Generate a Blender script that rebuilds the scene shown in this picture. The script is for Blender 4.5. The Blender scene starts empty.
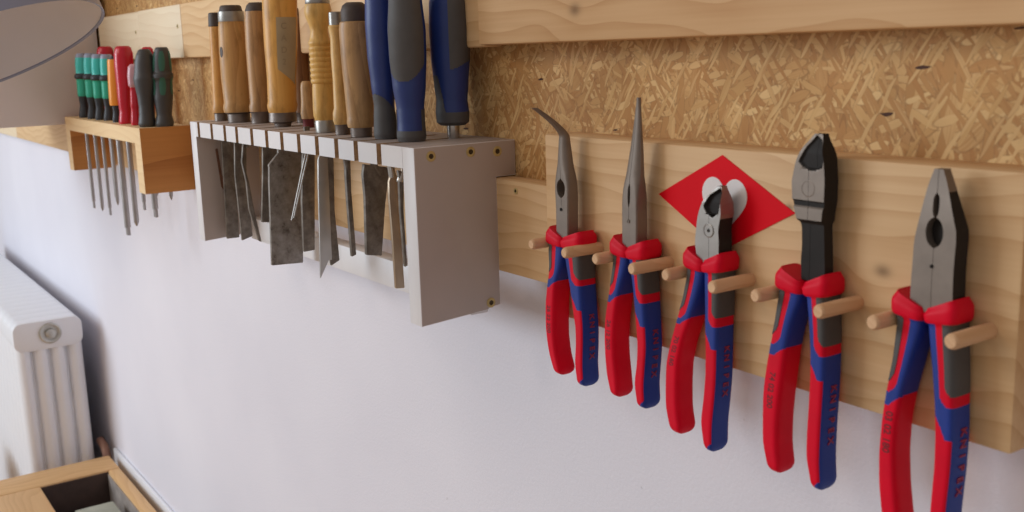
import bpy, bmesh, math, random
from mathutils import Vector, Matrix
random.seed(7)
PI = math.pi
CAM_H = 1.69            # camera height over the floor; every table is measured from camera height
SC = bpy.context.scene
COL = SC.collection

PLIERS = {'bent': {'head': [(-0.0587, -0.5927, -0.5858), (-0.0657, -0.5933, -0.585), (-0.0726, -0.5938, -0.584), (-0.0795, -0.5944, -0.5829), (-0.0864, -0.5952, -0.5817), (-0.0933, -0.5959, -0.5805),
                   (-0.1003, -0.5958, -0.5804), (-0.1072, -0.5952, -0.5806), (-0.1141, -0.5951, -0.5809), (-0.121, -0.5951, -0.5811), (-0.1279, -0.5951, -0.5813), (-0.1348, -0.5951, -0.5815)],
          'hole': (-0.5865, -0.097, -0.0906, -0.1034),
          'left': [(-0.1293, -0.5995, -0.5852), (-0.1425, -0.6027, -0.586), (-0.1557, -0.6016, -0.5892), (-0.1689, -0.6047, -0.5956), (-0.1821, -0.6074, -0.5971), (-0.1953, -0.6081, -0.5982),
                   (-0.2085, -0.6073, -0.5985), (-0.2217, -0.6042, -0.5964), (-0.2349, -0.5979, -0.5912)],
          'right': [(-0.1281, -0.5864, -0.5668), (-0.1414, -0.5845, -0.5667), (-0.1548, -0.5811, -0.5663), (-0.1682, -0.5775, -0.5655), (-0.1816, -0.5751, -0.5645), (-0.1949, -0.5719, -0.5634),
                    (-0.2083, -0.5719, -0.5638), (-0.2217, -0.5736, -0.5648), (-0.2351, -0.571, -0.564)],
          'tip': [(-0.0324, -0.0393), (-0.0241, -0.0477), (-0.0173, -0.0565)],
          'tipx': -0.5893},
 'combi': {'head': [(-0.0611, -0.2953, -0.2905), (-0.0659, -0.297, -0.2887), (-0.0706, -0.2984, -0.2871), (-0.0754, -0.2994, -0.2858), (-0.0802, -0.3004, -0.2844), (-0.0849, -0.3013, -0.283),
                    (-0.0897, -0.3023, -0.2816), (-0.0945, -0.3033, -0.2814), (-0.0992, -0.3038, -0.2816), (-0.104, -0.3039, -0.2818), (-0.1087, -0.3041, -0.2819), (-0.1135, -0.3043, -0.2819),
                    (-0.1183, -0.3044, -0.2818), (-0.123, -0.3045, -0.2816), (-0.1278, -0.3043, -0.2813), (-0.1326, -0.3041, -0.2813)],
           'hole': (-0.2929, -0.0914, -0.0856, -0.0971),
           'left': [(-0.1256, -0.3094, -0.2949), (-0.1423, -0.3102, -0.2973), (-0.159, -0.3114, -0.3016), (-0.1757, -0.3146, -0.3056), (-0.1923, -0.3165, -0.3082), (-0.209, -0.3174, -0.3087),
                    (-0.2257, -0.3169, -0.3073), (-0.2424, -0.3146, -0.3048), (-0.2591, -0.3078, -0.3014)],
           'right': [(-0.1234, -0.2941, -0.2806), (-0.1404, -0.2923, -0.2792), (-0.1574, -0.2895, -0.2778), (-0.1744, -0.2872, -0.2769), (-0.1915, -0.2859, -0.2762), (-0.2085, -0.2856, -0.2766),
                     (-0.2255, -0.2864, -0.2777), (-0.2425, -0.2869, -0.2785), (-0.2595, -0.2846, -0.2785)],
           'slot': (-0.2932, -0.0784)},
 'lever': {'head': [(-0.0481, -0.3679, -0.3627), (-0.0513, -0.3705, -0.3619), (-0.0545, -0.3732, -0.3611), (-0.0577, -0.3751, -0.3603), (-0.0609, -0.3768, -0.3595), (-0.0641, -0.3781, -0.3591),
                    (-0.0673, -0.3788, -0.3588), (-0.0705, -0.3795, -0.3585), (-0.0737, -0.3802, -0.3583), (-0.0769, -0.3801, -0.3584), (-0.0801, -0.3799, -0.3584), (-0.0832, -0.3797, -0.3584),
                    (-0.0864, -0.379, -0.3589), (-0.0896, -0.378, -0.3594), (-0.0928, -0.3769, -0.3597), (-0.096, -0.3757, -0.36), (-0.0992, -0.3747, -0.3599), (-0.1024, -0.3746, -0.3597),
                    (-0.1056, -0.3745, -0.3595), (-0.1088, -0.3744, -0.3593), (-0.112, -0.3745, -0.3592), (-0.1152, -0.3748, -0.359), (-0.1184, -0.3749, -0.3588), (-0.1216, -0.3747, -0.3587),
                    (-0.1248, -0.3745, -0.3586), (-0.1279, -0.3743, -0.3585)],
           'left': [(-0.1224, -0.3835, -0.3701), (-0.1375, -0.3863, -0.3713), (-0.1527, -0.3885, -0.377), (-0.1678, -0.3918, -0.3805), (-0.1829, -0.3948, -0.3824), (-0.1981, -0.3968, -0.3843),
                    (-0.2132, -0.3967, -0.3857), (-0.2284, -0.3963, -0.3858), (-0.2435, -0.3916, -0.3834)],
           'pivot': (-0.3689, -0.0772),
           'rec': [(-0.3664, -0.0486), (-0.3715, -0.055), (-0.376, -0.063), (-0.3726, -0.0662), (-0.3668, -0.0679), (-0.36, -0.0658), (-0.3592, -0.061), (-0.3621, -0.0513)],
           'right': [(-0.1225, -0.369, -0.3561), (-0.1375, -0.3667, -0.355), (-0.1524, -0.3646, -0.3542), (-0.1674, -0.3632, -0.3536), (-0.1823, -0.3631, -0.3537), (-0.1973, -0.3636, -0.3543),
                     (-0.2122, -0.3643, -0.3549), (-0.2272, -0.3644, -0.3551), (-0.2421, -0.3603, -0.3542)]},
 'long': {'head': [(-0.032, -0.5113, -0.5089), (-0.0387, -0.5125, -0.5086), (-0.0454, -0.5137, -0.5083), (-0.052, -0.5149, -0.508), (-0.0587, -0.5162, -0.5077), (-0.0654, -0.5174, -0.5074),
                   (-0.072, -0.5188, -0.5074), (-0.0787, -0.5203, -0.5074), (-0.0853, -0.5217, -0.5074), (-0.092, -0.5224, -0.5075), (-0.0987, -0.5225, -0.5076), (-0.1053, -0.5226, -0.5078),
                   (-0.112, -0.5226, -0.5078), (-0.1187, -0.5226, -0.5079), (-0.1253, -0.5226, -0.508), (-0.132, -0.5225, -0.508)],
          'hole': (-0.5139, -0.0949, -0.0877, -0.1019),
          'left': [(-0.1278, -0.528, -0.5148), (-0.1412, -0.5295, -0.5164), (-0.1546, -0.532, -0.5213), (-0.168, -0.5356, -0.5262), (-0.1814, -0.5388, -0.5287), (-0.1948, -0.5397, -0.5302),
                   (-0.2081, -0.5393, -0.5298), (-0.2215, -0.5378, -0.5278), (-0.2349, -0.5331, -0.5266)],
          'right': [(-0.126, -0.5159, -0.5001), (-0.1395, -0.513, -0.5002), (-0.153, -0.5103, -0.4996), (-0.1666, -0.5083, -0.4987), (-0.1801, -0.5068, -0.4977), (-0.1936, -0.5054, -0.4969),
                    (-0.2071, -0.5063, -0.4983), (-0.2206, -0.5091, -0.4997), (-0.2342, -0.5061, -0.4991)]},
 'side': {'head': [(-0.0822, -0.4383, -0.4355), (-0.0855, -0.4424, -0.4345), (-0.0888, -0.4452, -0.4339), (-0.0922, -0.448, -0.4333), (-0.0955, -0.4496, -0.4331), (-0.0988, -0.451, -0.4329),
                   (-0.1021, -0.452, -0.4336), (-0.1054, -0.4525, -0.4344), (-0.1087, -0.4529, -0.4347), (-0.112, -0.4534, -0.4344), (-0.1153, -0.4539, -0.4342), (-0.1187, -0.4539, -0.4342),
                   (-0.122, -0.4532, -0.4342), (-0.1253, -0.4526, -0.4341), (-0.1286, -0.4519, -0.4341), (-0.1319, -0.4513, -0.4341)],
          'left': [(-0.1227, -0.458, -0.4452), (-0.1379, -0.4589, -0.4464), (-0.153, -0.4625, -0.4511), (-0.1681, -0.468, -0.4571), (-0.1833, -0.4734, -0.4636), (-0.1984, -0.4779, -0.4675),
                   (-0.2135, -0.4787, -0.4683), (-0.2287, -0.4787, -0.468), (-0.2438, -0.4741, -0.4649)],
          'pivot': (-0.4424, -0.109),
          'rec': [(-0.4361, -0.083), (-0.443, -0.0875), (-0.4471, -0.0945), (-0.445, -0.0985), (-0.4396, -0.1012), (-0.4344, -0.0973), (-0.4332, -0.0913), (-0.4341, -0.0854)],
          'right': [(-0.1227, -0.445, -0.432), (-0.138, -0.4443, -0.4325), (-0.1533, -0.4438, -0.4329), (-0.1687, -0.4435, -0.4333), (-0.184, -0.4428, -0.4335), (-0.1993, -0.443, -0.4337),
                    (-0.2146, -0.4445, -0.4351), (-0.23, -0.4469, -0.4369), (-0.2453, -0.4435, -0.4374)]}}
CHIS = {'b1': (-0.8066, -0.0388,
        [(-0.0717, 0.0099), (-0.0674, 0.0106), (-0.0537, 0.0099), (-0.0427, 0.0092), (-0.0258, 0.0111), (-0.0007, 0.0131), (0.0241, 0.0135), (0.0446, 0.0126), (0.0609, 0.0113), (0.0689, 0.0108),
         (0.0738, 0.0083)]),
 'b2': (-0.7646, -0.037,
        [(-0.0713, 0.0118), (-0.0672, 0.0127), (-0.0557, 0.0121), (-0.0442, 0.0122), (-0.0255, 0.0146), (-0.0013, 0.0163), (0.0186, 0.0165), (0.0423, 0.0145), (0.058, 0.0121), (0.0657, 0.0116),
         (0.072, 0.008)]),
 'b3': (-0.7606, 0.001,
        [(-0.0608, 0.011), (-0.0579, 0.0143), (-0.0495, 0.0148), (-0.0395, 0.0138), (-0.0271, 0.0151), (-0.0065, 0.0171), (0.018, 0.0179), (0.0381, 0.017), (0.0541, 0.0144), (0.0661, 0.0135),
         (0.074, 0.0098)]),
 'h1': (-1.2173, -0.0399,
        [(-0.0704, 0.0078), (-0.0622, 0.0078), (-0.0611, 0.0092), (-0.0564, 0.0101), (-0.0517, 0.0089), (-0.0413, 0.0087), (-0.001, 0.0084), (0.0377, 0.008), (0.0383, 0.0087), (0.0524, 0.0082),
         (0.0535, 0.0067)]),
 'h2': (-1.172, -0.0348,
        [(-0.0736, 0.0126), (-0.0645, 0.0126), (-0.0623, 0.0162), (-0.0566, 0.0169), (-0.0509, 0.0155), (-0.0239, 0.0165), (0.004, 0.0164), (0.0317, 0.0152), (0.0383, 0.0143), (0.0388, 0.0145),
         (0.0493, 0.014), (0.0498, 0.0129), (0.0547, 0.0118), (0.0562, 0.0101)]),
 'h3': (-1.129, -0.0261,
        [(-0.0719, 0.01), (-0.0614, 0.01), (-0.0592, 0.0115), (-0.0537, 0.012), (-0.0492, 0.0109), (-0.024, 0.0117), (0.0086, 0.013), (0.0388, 0.0132), (0.0494, 0.0125), (0.0558, 0.0105),
         (0.0587, 0.0076)]),
 'h4': (-1.048, -0.0332,
        [(-0.074, 0.0084), (-0.0709, 0.0089), (-0.0688, 0.0142), (-0.0594, 0.0141), (-0.0579, 0.0147), (-0.0522, 0.0157), (-0.048, 0.0148), (-0.0232, 0.0151), (0.0074, 0.0169), (0.0378, 0.0177),
         (0.0578, 0.0178), (0.0678, 0.0169), (0.0717, 0.0123)]),
 'h5': (-1.092, 0.0091, [(-0.071, 0.0072), (-0.0623, 0.0072), (-0.0601, 0.0088), (-0.0469, 0.0094), (-0.0036, 0.0098), (0.0423, 0.0101), (0.0434, 0.0103), (0.0508, 0.0098), (0.0523, 0.0065)]),
 'h5b': (-1.007, -0.0222, [(-0.074, 0.0056), (-0.0669, 0.0056), (-0.0653, 0.0066), (-0.0597, 0.0072), (-0.0486, 0.0061), (-0.0335, 0.0057), (-0.0295, 0.0051), (-0.0274, 0.0036)]),
 'h6': (-0.927, -0.04,
        [(-0.0721, 0.0093), (-0.0621, 0.0097), (-0.0607, 0.009), (-0.057, 0.0104), (-0.0504, 0.0106), (-0.0316, 0.01), (-0.0265, 0.0096), (-0.026, 0.0104), (-0.0246, 0.0109), (-0.0232, 0.0109),
         (-0.0218, 0.01), (-0.021, 0.0104), (-0.0196, 0.0109), (-0.0182, 0.0109), (-0.0168, 0.01), (-0.0159, 0.0104), (-0.0145, 0.0109), (-0.0132, 0.0109), (-0.0118, 0.01), (-0.0109, 0.0104),
         (-0.0095, 0.0109), (-0.0081, 0.0109), (-0.0068, 0.01), (-0.0059, 0.0103), (-0.0045, 0.0109), (-0.0031, 0.0109), (-0.0018, 0.01), (-0.0009, 0.0103), (0.0005, 0.0109), (0.0018, 0.0109),
         (0.0032, 0.01), (0.0041, 0.0103), (0.0054, 0.0109), (0.0068, 0.0109), (0.0082, 0.0099), (0.009, 0.0103), (0.0104, 0.0109), (0.0118, 0.0109), (0.0132, 0.0099), (0.0166, 0.0089),
         (0.0221, 0.008), (0.0275, 0.0093), (0.0348, 0.0121), (0.0403, 0.0127), (0.0448, 0.0119), (0.0466, 0.0112), (0.0468, 0.0114), (0.0512, 0.0114), (0.0539, 0.0093)]),
 'h7': (-0.886, -0.0416,
        [(-0.0714, 0.0068), (-0.0637, 0.0068), (-0.0623, 0.0072), (-0.0582, 0.0083), (-0.0518, 0.0081), (-0.0473, 0.0068), (-0.022, 0.0063), (0.0004, 0.0067), (0.0155, 0.0061), (0.0217, 0.007),
         (0.0252, 0.0076), (0.0266, 0.0063), (0.0267, 0.0065), (0.0376, 0.0065), (0.0384, 0.0054)]),
 'h8': (-0.845, -0.043,
        [(-0.0716, 0.0093), (-0.0636, 0.0097), (-0.0632, 0.0115), (-0.0592, 0.0124), (-0.0548, 0.0119), (-0.0531, 0.0119), (-0.0304, 0.0128), (-0.0044, 0.014), (0.0213, 0.0144), (0.0272, 0.0135),
         (0.0281, 0.012), (0.0366, 0.0121), (0.0416, 0.0104), (0.0442, 0.0069)])}
BLADES = {'b1': [(-0.0375, -0.0951), (-0.0326, -0.0964), (-0.0324, -0.1008), (-0.029, -0.1098), (-0.0311, -0.128), (-0.03, -0.1529), (-0.029, -0.2044), (-0.0376, -0.2036), (-0.0385, -0.1528),
        (-0.0396, -0.1214), (-0.0392, -0.1088), (-0.0358, -0.1004)],
 'b2': [(-0.0523, -0.0941), (-0.0486, -0.0952), (-0.047, -0.1012), (-0.0488, -0.129), (-0.048, -0.1752), (-0.0501, -0.176), (-0.0519, -0.1287), (-0.0517, -0.1007)],
 'h1': [(-0.036, -0.0871), (-0.0287, -0.0876), (-0.0246, -0.0974), (-0.0294, -0.1325), (-0.0302, -0.2118), (-0.0457, -0.2117), (-0.0436, -0.1312), (-0.0428, -0.0961)],
 'h2': [(-0.0377, -0.0848), (-0.0318, -0.0853), (-0.029, -0.0946), (-0.0325, -0.1401), (-0.0301, -0.2043), (-0.0435, -0.2082), (-0.0458, -0.132), (-0.0432, -0.0936)],
 'h3': [(-0.0476, -0.0832), (-0.0431, -0.0835), (-0.05, -0.1129), (-0.0455, -0.1352), (-0.0415, -0.171), (-0.0362, -0.2052), (-0.0395, -0.203), (-0.048, -0.1658), (-0.0488, -0.1349),
        (-0.0522, -0.1127)],
 'h4': [(-0.041, -0.086), (-0.0199, -0.0876), (-0.0126, -0.0977), (-0.022, -0.2187), (-0.0574, -0.2169), (-0.0538, -0.1303), (-0.0525, -0.1134), (-0.0528, -0.1103), (-0.0414, -0.0986)],
 'h5': [(-0.0357, -0.0855), (-0.0289, -0.086), (-0.0088, -0.0962), (-0.0139, -0.1804), (-0.0483, -0.1765), (-0.0429, -0.1216), (-0.0409, -0.0938)],
 'h5b': [(-0.0264, -0.088), (-0.022, -0.0883), (-0.0184, -0.0999), (-0.0254, -0.1985), (-0.0377, -0.199), (-0.036, -0.1454), (-0.0316, -0.0989)],
 'h6': [(-0.0459, -0.0859), (-0.0346, -0.0868), (-0.0338, -0.0984), (-0.036, -0.1467), (-0.0341, -0.1964), (-0.0432, -0.2008), (-0.0458, -0.1947), (-0.0556, -0.2113), (-0.0536, -0.1655),
        (-0.0517, -0.12), (-0.0503, -0.097)],
 'h7': [(-0.0415, -0.0931), (-0.0365, -0.0944), (-0.0374, -0.1233), (-0.0362, -0.1846), (-0.0408, -0.1861), (-0.0421, -0.1289), (-0.042, -0.1088)],
 'h8': [(-0.0432, -0.0956), (-0.0204, -0.1003), (-0.0178, -0.1011), (-0.0239, -0.1327), (-0.0305, -0.1805), (-0.0458, -0.1778), (-0.044, -0.1247), (-0.0448, -0.1053)],
 'prongs': [[(-0.041, -0.0907), (-0.0397, -0.0908), (-0.0607, -0.1557), (-0.0617, -0.1564)], [(-0.0432, -0.0885), (-0.0419, -0.0886), (-0.0632, -0.1575), (-0.0642, -0.1582)]]}
SCREW = {'black': (-1.5127, -0.045,
           [(-0.0871, 0.0105), (-0.0834, 0.0121), (-0.0723, 0.0107), (-0.0601, 0.0104), (-0.0455, 0.012), (-0.0285, 0.0154), (-0.0224, 0.0162), (-0.014, 0.0145), (0.0005, 0.0133), (0.0089, 0.0114),
            (0.0149, 0.0083), (0.0168, 0.0056)],
           (-0.2189, 0.0064)),
 'clear': (-1.5688, -0.045, [(-0.0873, 0.007), (-0.083, 0.0075), (-0.064, 0.0064), (-0.0615, 0.0072), (-0.0351, 0.0065), (-0.0326, 0.0086), (-0.0189, 0.0095), (-0.0065, 0.008), (-0.0032, 0.0043)],
           (-0.2148, 0.0044)),
 'dark': (-1.4989, -0.025,
          [(-0.0829, 0.0119), (-0.0792, 0.0131), (-0.0682, 0.0104), (-0.0559, 0.0119), (-0.0462, 0.0132), (-0.034, 0.0126), (-0.0231, 0.0128), (-0.0207, 0.0146), (-0.0159, 0.0146), (-0.0135, 0.0128),
           (-0.0002, 0.0122), (0.0094, 0.0111), (0.0166, 0.009), (0.0187, 0.0069)],
          (-0.1951, 0.0043)),
 'g1': (-1.8872, -0.045,
        [(-0.0902, 0.0086), (-0.0857, 0.009), (-0.0695, 0.0064), (-0.0547, 0.0086), (-0.0518, 0.0095), (-0.04, 0.0097), (-0.0269, 0.0101), (-0.0239, 0.0128), (-0.0196, 0.0128), (-0.0166, 0.0103),
         (-0.0021, 0.0108), (0.0095, 0.01), (0.0139, 0.0093), (0.0165, 0.0073)],
        (-0.2457, 0.0045)),
 'g2': (-1.8289, -0.045,
        [(-0.0882, 0.0084), (-0.0838, 0.0087), (-0.068, 0.0062), (-0.0537, 0.0083), (-0.0508, 0.0093), (-0.0394, 0.0094), (-0.0265, 0.0098), (-0.0237, 0.0124), (-0.0194, 0.0124), (-0.0166, 0.01),
         (-0.0024, 0.0105), (0.0089, 0.0098), (0.0131, 0.009), (0.0157, 0.0071)],
        (-0.2446, 0.0044)),
 'g3': (-1.7782, -0.045,
        [(-0.0877, 0.0082), (-0.0835, 0.0085), (-0.068, 0.0061), (-0.054, 0.0081), (-0.0512, 0.009), (-0.0401, 0.0092), (-0.0275, 0.0096), (-0.0248, 0.0122), (-0.0206, 0.0121), (-0.0178, 0.0097),
         (-0.004, 0.0103), (0.0071, 0.0095), (0.0112, 0.0088), (0.0137, 0.007)],
        (-0.2457, 0.0043)),
 'g4': (-1.7437, -0.04,
        [(-0.0871, 0.008), (-0.0829, 0.0084), (-0.0677, 0.006), (-0.0539, 0.008), (-0.0512, 0.0089), (-0.0402, 0.0091), (-0.0278, 0.0094), (-0.0251, 0.012), (-0.021, 0.012), (-0.0183, 0.0096),
         (-0.0046, 0.0101), (0.0062, 0.0094), (0.0103, 0.0087), (0.0127, 0.0069)],
        (-0.2261, 0.0042)),
 'orange': (-1.6763, -0.045,
            [(-0.0869, 0.0061), (-0.0829, 0.0066), (-0.0722, 0.0052), (-0.0631, 0.0064), (-0.0621, 0.0092), (-0.0562, 0.0101), (-0.0297, 0.0104), (0.0019, 0.01), (0.0056, 0.0091), (0.0061, 0.007),
             (0.0093, 0.0064)],
            (-0.266, 0.0072)),
 'red': (-1.6218, -0.045, [(-0.0875, 0.0104), (-0.0836, 0.0109), (-0.0706, 0.0094), (-0.0525, 0.0111), (-0.0318, 0.0118), (-0.0062, 0.0136), (0.0116, 0.0137), (0.0205, 0.0115), (0.0231, 0.0081)],
         (-0.2451, 0.0061)),
 'redback': (-1.8516, -0.015, [(-0.0908, 0.0101), (-0.079, 0.0093), (-0.0585, 0.0118), (-0.0351, 0.0126), (-0.0061, 0.0134), (0.0169, 0.0133), (0.0241, 0.0117), (0.0264, 0.0083)], (-0.2313, 0.0051)),
 'redfar': (-1.6228, -0.01, [(-0.0805, 0.0075), (-0.0726, 0.0075), (-0.0464, 0.009), (-0.0203, 0.0097), (0.0107, 0.0097), (0.0184, 0.0082), (0.021, 0.0052)], (-0.2028, 0.0046))}
LAMP_C = (-0.9022, -0.3341, 0.0086)
LAMP_N = (0.2845, 0.2731, -0.9189)
LAMP_R = 0.0980


# ------------------------------------------------------------------ helpers
def lin(c):
    return tuple((v/12.92 if v <= .04045 else ((v+.055)/1.055)**2.4) for v in c)
def rgb(r, g, b): return lin((r/255, g/255, b/255)) + (1,)

class Nodes:
    def __init__(s, name):
        s.m = bpy.data.materials.new(name); s.m.use_nodes = True
        s.t = s.m.node_tree; s.n = s.t.nodes; s.l = s.t.links
        s.b = s.n['Principled BSDF']
        s.tc = None
    def obj(s):
        if not s.tc: s.tc = s.n.new('ShaderNodeTexCoord')
        return s.tc.outputs['Object']
    def set(s, inp, v):
        if hasattr(v, 'is_linked') or hasattr(v, 'links'): s.l.new(v, inp)
        else: inp.default_value = v
    def mapping(s, vec, scale=(1,1,1), rot=(0,0,0), loc=(0,0,0)):
        n = s.n.new('ShaderNodeMapping'); s.l.new(vec, n.inputs['Vector'])
        n.inputs['Scale'].default_value = scale; n.inputs['Rotation'].default_value = rot; n.inputs['Location'].default_value = loc
        return n.outputs[0]
    def noise(s, vec, scale=5, detail=4, rough=.5, dist=0):
        n = s.n.new('ShaderNodeTexNoise'); s.l.new(vec, n.inputs['Vector'])
        n.inputs['Scale'].default_value = scale; n.inputs['Detail'].default_value = detail
        n.inputs['Roughness'].default_value = rough; n.inputs['Distortion'].default_value = dist
        return n.outputs['Fac']
    def math(s, op, a, b=None, c=None, clamp=False):
        n = s.n.new('ShaderNodeMath'); n.operation = op; n.use_clamp = clamp
        s.set(n.inputs[0], a)
        if b is not None: s.set(n.inputs[1], b)
        if c is not None: s.set(n.inputs[2], c)
        return n.outputs[0]
    def ramp(s, fac, stops):
        n = s.n.new('ShaderNodeValToRGB'); s.l.new(fac, n.inputs['Fac'])
        e = n.color_ramp.elements
        while len(e) < len(stops): e.new(.5)
        for k, (p, c) in enumerate(stops): e[k].position = p; e[k].color = c
        return n.outputs['Color']
    def mix(s, fac, a, b, mode='MIX'):
        n = s.n.new('ShaderNodeMix'); n.data_type = 'RGBA'; n.blend_type = mode
        s.set(n.inputs[0], fac); s.set(n.inputs[6], a); s.set(n.inputs[7], b)
        return n.outputs[2]
    def sep(s, vec):
        n = s.n.new('ShaderNodeSeparateXYZ'); s.l.new(vec, n.inputs[0]); return n.outputs
    def comb(s, x, y, z):
        n = s.n.new('ShaderNodeCombineXYZ')
        for i, v in zip(n.inputs, (x, y, z)): s.set(i, v)
        return n.outputs[0]
    def bump(s, h, strength=.3, dist=.001):
        n = s.n.new('ShaderNodeBump'); n.inputs['Strength'].default_value = strength; n.inputs['Distance'].default_value = dist
        s.l.new(h, n.inputs['Height']); s.l.new(n.outputs[0], s.b.inputs['Normal'])
    def done(s, color=None, rough=.5, metal=0, spec=.5):
        if color is not None: s.set(s.b.inputs['Base Color'], color)
        s.set(s.b.inputs['Roughness'], rough); s.b.inputs['Metallic'].default_value = metal
        s.b.inputs['Specular IOR Level'].default_value = spec
        return s.m

def plain(name, c, rough=.5, metal=0, var=.08, scale=40, bump=0, spec=.5):
    """a surface of one colour with a little uneven tone and grain"""
    k = Nodes(name); v = k.noise(k.obj(), scale, 4)
    lo = tuple(x*(1-var) for x in c[:3]) + (1,); hi = tuple(min(1, x*(1+var)) for x in c[:3]) + (1,)
    col = k.ramp(v, [(.3, lo), (.7, hi)])
    if bump: k.bump(k.noise(k.obj(), scale*12, 3), bump, .0004)
    return k.done(col, rough, metal, spec)

def wood(name, light, dark, axis='x', ring=70, knots=(), rough=.55, shift=(0,0,0), contrast=1.0):
    """softwood with long grain on one axis; knots bend the grain round a dark core (x, z, radius)"""
    k = Nodes(name); P = k.mapping(k.obj(), loc=shift)
    sx, sy, sz = k.sep(P)
    if axis == 'z': sx, sz = sz, sx
    if axis == 'y': sx, sy = sy, sx
    base = k.comb(k.math('MULTIPLY', sx, .35), sy, sz)
    warp = k.noise(base, 5, 3, .6)
    r = k.math('ADD', k.math('ADD', sz, k.math('MULTIPLY', sy, .8)), k.math('MULTIPLY', warp, .16))
    core = None
    for (kx, kz, kr) in knots:
        dx = k.math('SUBTRACT', sx, kx+shift[0]); dz = k.math('SUBTRACT', sz, kz+shift[2])
        d2 = k.math('ADD', k.math('MULTIPLY', k.math('MULTIPLY', dx, dx), .45), k.math('MULTIPLY', dz, dz))
        g = k.math('EXPONENT', k.math('MULTIPLY', d2, -1/(2*(kr*2.6)**2)))
        r = k.math('ADD', r, k.math('MULTIPLY', g, kr*2.2))
        g2 = k.math('EXPONENT', k.math('MULTIPLY', d2, -1/(kr*.75)**2))
        core = g2 if core is None else k.math('MAXIMUM', core, g2)
    w = k.math('FRACT', k.math('MULTIPLY', r, ring))
    band = k.math('POWER', w, 2.2)
    fib = k.noise(k.comb(k.math('MULTIPLY', sx, 6), k.math('MULTIPLY', sy, 260), k.math('MULTIPLY', sz, 260)), 1, 3, .6)
    big = k.noise(k.comb(k.math('MULTIPLY', sx, 2), k.math('MULTIPLY', sy, 20), k.math('MULTIPLY', sz, 20)), 1, 2)
    f = k.math('ADD', k.math('MULTIPLY', band, .33*contrast), k.math('ADD', k.math('MULTIPLY', fib, .40*contrast), k.math('MULTIPLY', big, .45)))
    col = k.ramp(f, [(.22, light), (.85, dark)])
    if core is not None:
        kd = tuple(x*.38 for x in dark[:3]) + (1,)
        col = k.mix(k.math('MULTIPLY', core, .8), col, kd)
    k.bump(fib, .12, .0006)
    return k.done(col, rough, 0, .35)

def osb(name):
    k = Nodes(name); P = k.obj(); sx, sy, sz = k.sep(P)
    flat = k.comb(sx, k.math('MULTIPLY', sy, .2), sz)
    col = None; h = None
    tones = [rgb(206,164,108), rgb(190,144,90), rgb(222,186,132), rgb(182,134,82), rgb(200,158,102), rgb(214,174,118), rgb(186,140,86)]
    nz = k.n.new('ShaderNodeTexNoise'); k.l.new(flat, nz.inputs['Vector']); nz.inputs['Scale'].default_value = 26; nz.inputs['Detail'].default_value = 2
    warp = k.n.new('ShaderNodeVectorMath'); warp.operation = 'MULTIPLY_ADD'
    k.l.new(nz.outputs['Color'], warp.inputs[0]); warp.inputs[1].default_value = (.007, .0, .007); k.l.new(flat, warp.inputs[2])
    W = warp.outputs[0]
    for i, ang in enumerate([(i*111.2+20) % 180 for i in range(24)]):
        v = k.mapping(W, scale=(1,1,1), rot=(0, math.radians(ang), 0), loc=(i*.37, 0, i*.91))
        
        v = k.mapping(v, scale=((34, 1, 120), (48, 1, 260), (28, 1, 150), (60, 1, 200), (32, 1, 340), (44, 1, 420))[i % 6])
        vo = k.n.new('ShaderNodeTexVoronoi'); vo.feature = 'F1'; k.l.new(v, vo.inputs['Vector']); vo.inputs['Scale'].default_value = 1
        vo.inputs['Randomness'].default_value = .95
        c = k.sep(vo.outputs['Color'])
        fib = k.noise(k.mapping(v, scale=(.5, 1, 7)), 1, 2, .6)
        tone = k.ramp(k.math('ADD', k.math('MULTIPLY', c[0], .75), k.math('MULTIPLY', fib, .3)),
                      [(0, rgb(150,100,56)), (.10, rgb(182,132,78)), (.35, tones[i % 7]), (.75, tones[(i+2) % 7]), (1, rgb(232,198,142))])
        if col is None: col, h = tone, c[0]
        else:
            keep = k.math('MULTIPLY', k.math('LESS_THAN', vo.outputs['Distance'], .62), k.math('GREATER_THAN', c[1], .76))
            rim = k.math('MULTIPLY', k.math('MULTIPLY', keep, k.math('GREATER_THAN', vo.outputs['Distance'], .53)), .30)
            edge = k.math('MULTIPLY', keep, k.math('SMOOTH_MIN', 1.0, k.math('MULTIPLY', k.math('SUBTRACT', .62, vo.outputs['Distance']), 9), .1))
            col = k.mix(rim, k.mix(edge, col, tone), rgb(120,78,42)); h = k.math('ADD', k.math('MULTIPLY', h, k.math('SUBTRACT', 1, keep)), k.math('MULTIPLY', c[2], keep))
    # a few dark bark chips
    v = k.mapping(W, scale=(75, 1, 380), rot=(0, .9, 0))
    vo = k.n.new('ShaderNodeTexVoronoi'); k.l.new(v, vo.inputs['Vector']); vo.inputs['Scale'].default_value = 1
    c = k.sep(vo.outputs['Color'])
    chip = k.math('MULTIPLY', k.math('GREATER_THAN', c[0], .992), k.math('LESS_THAN', vo.outputs['Distance'], .4))
    col = k.mix(chip, col, rgb(74,42,24))
    blot = k.noise(flat, 14, 3, .6)
    col = k.mix(1.0, col, k.ramp(blot, [(.3, (.80, .76, .70, 1)), (.7, (1.08, 1.06, 1.02, 1))]), 'MULTIPLY')
    k.bump(h, .35, .0012)
    return k.done(col, .62, 0, .3)

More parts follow.
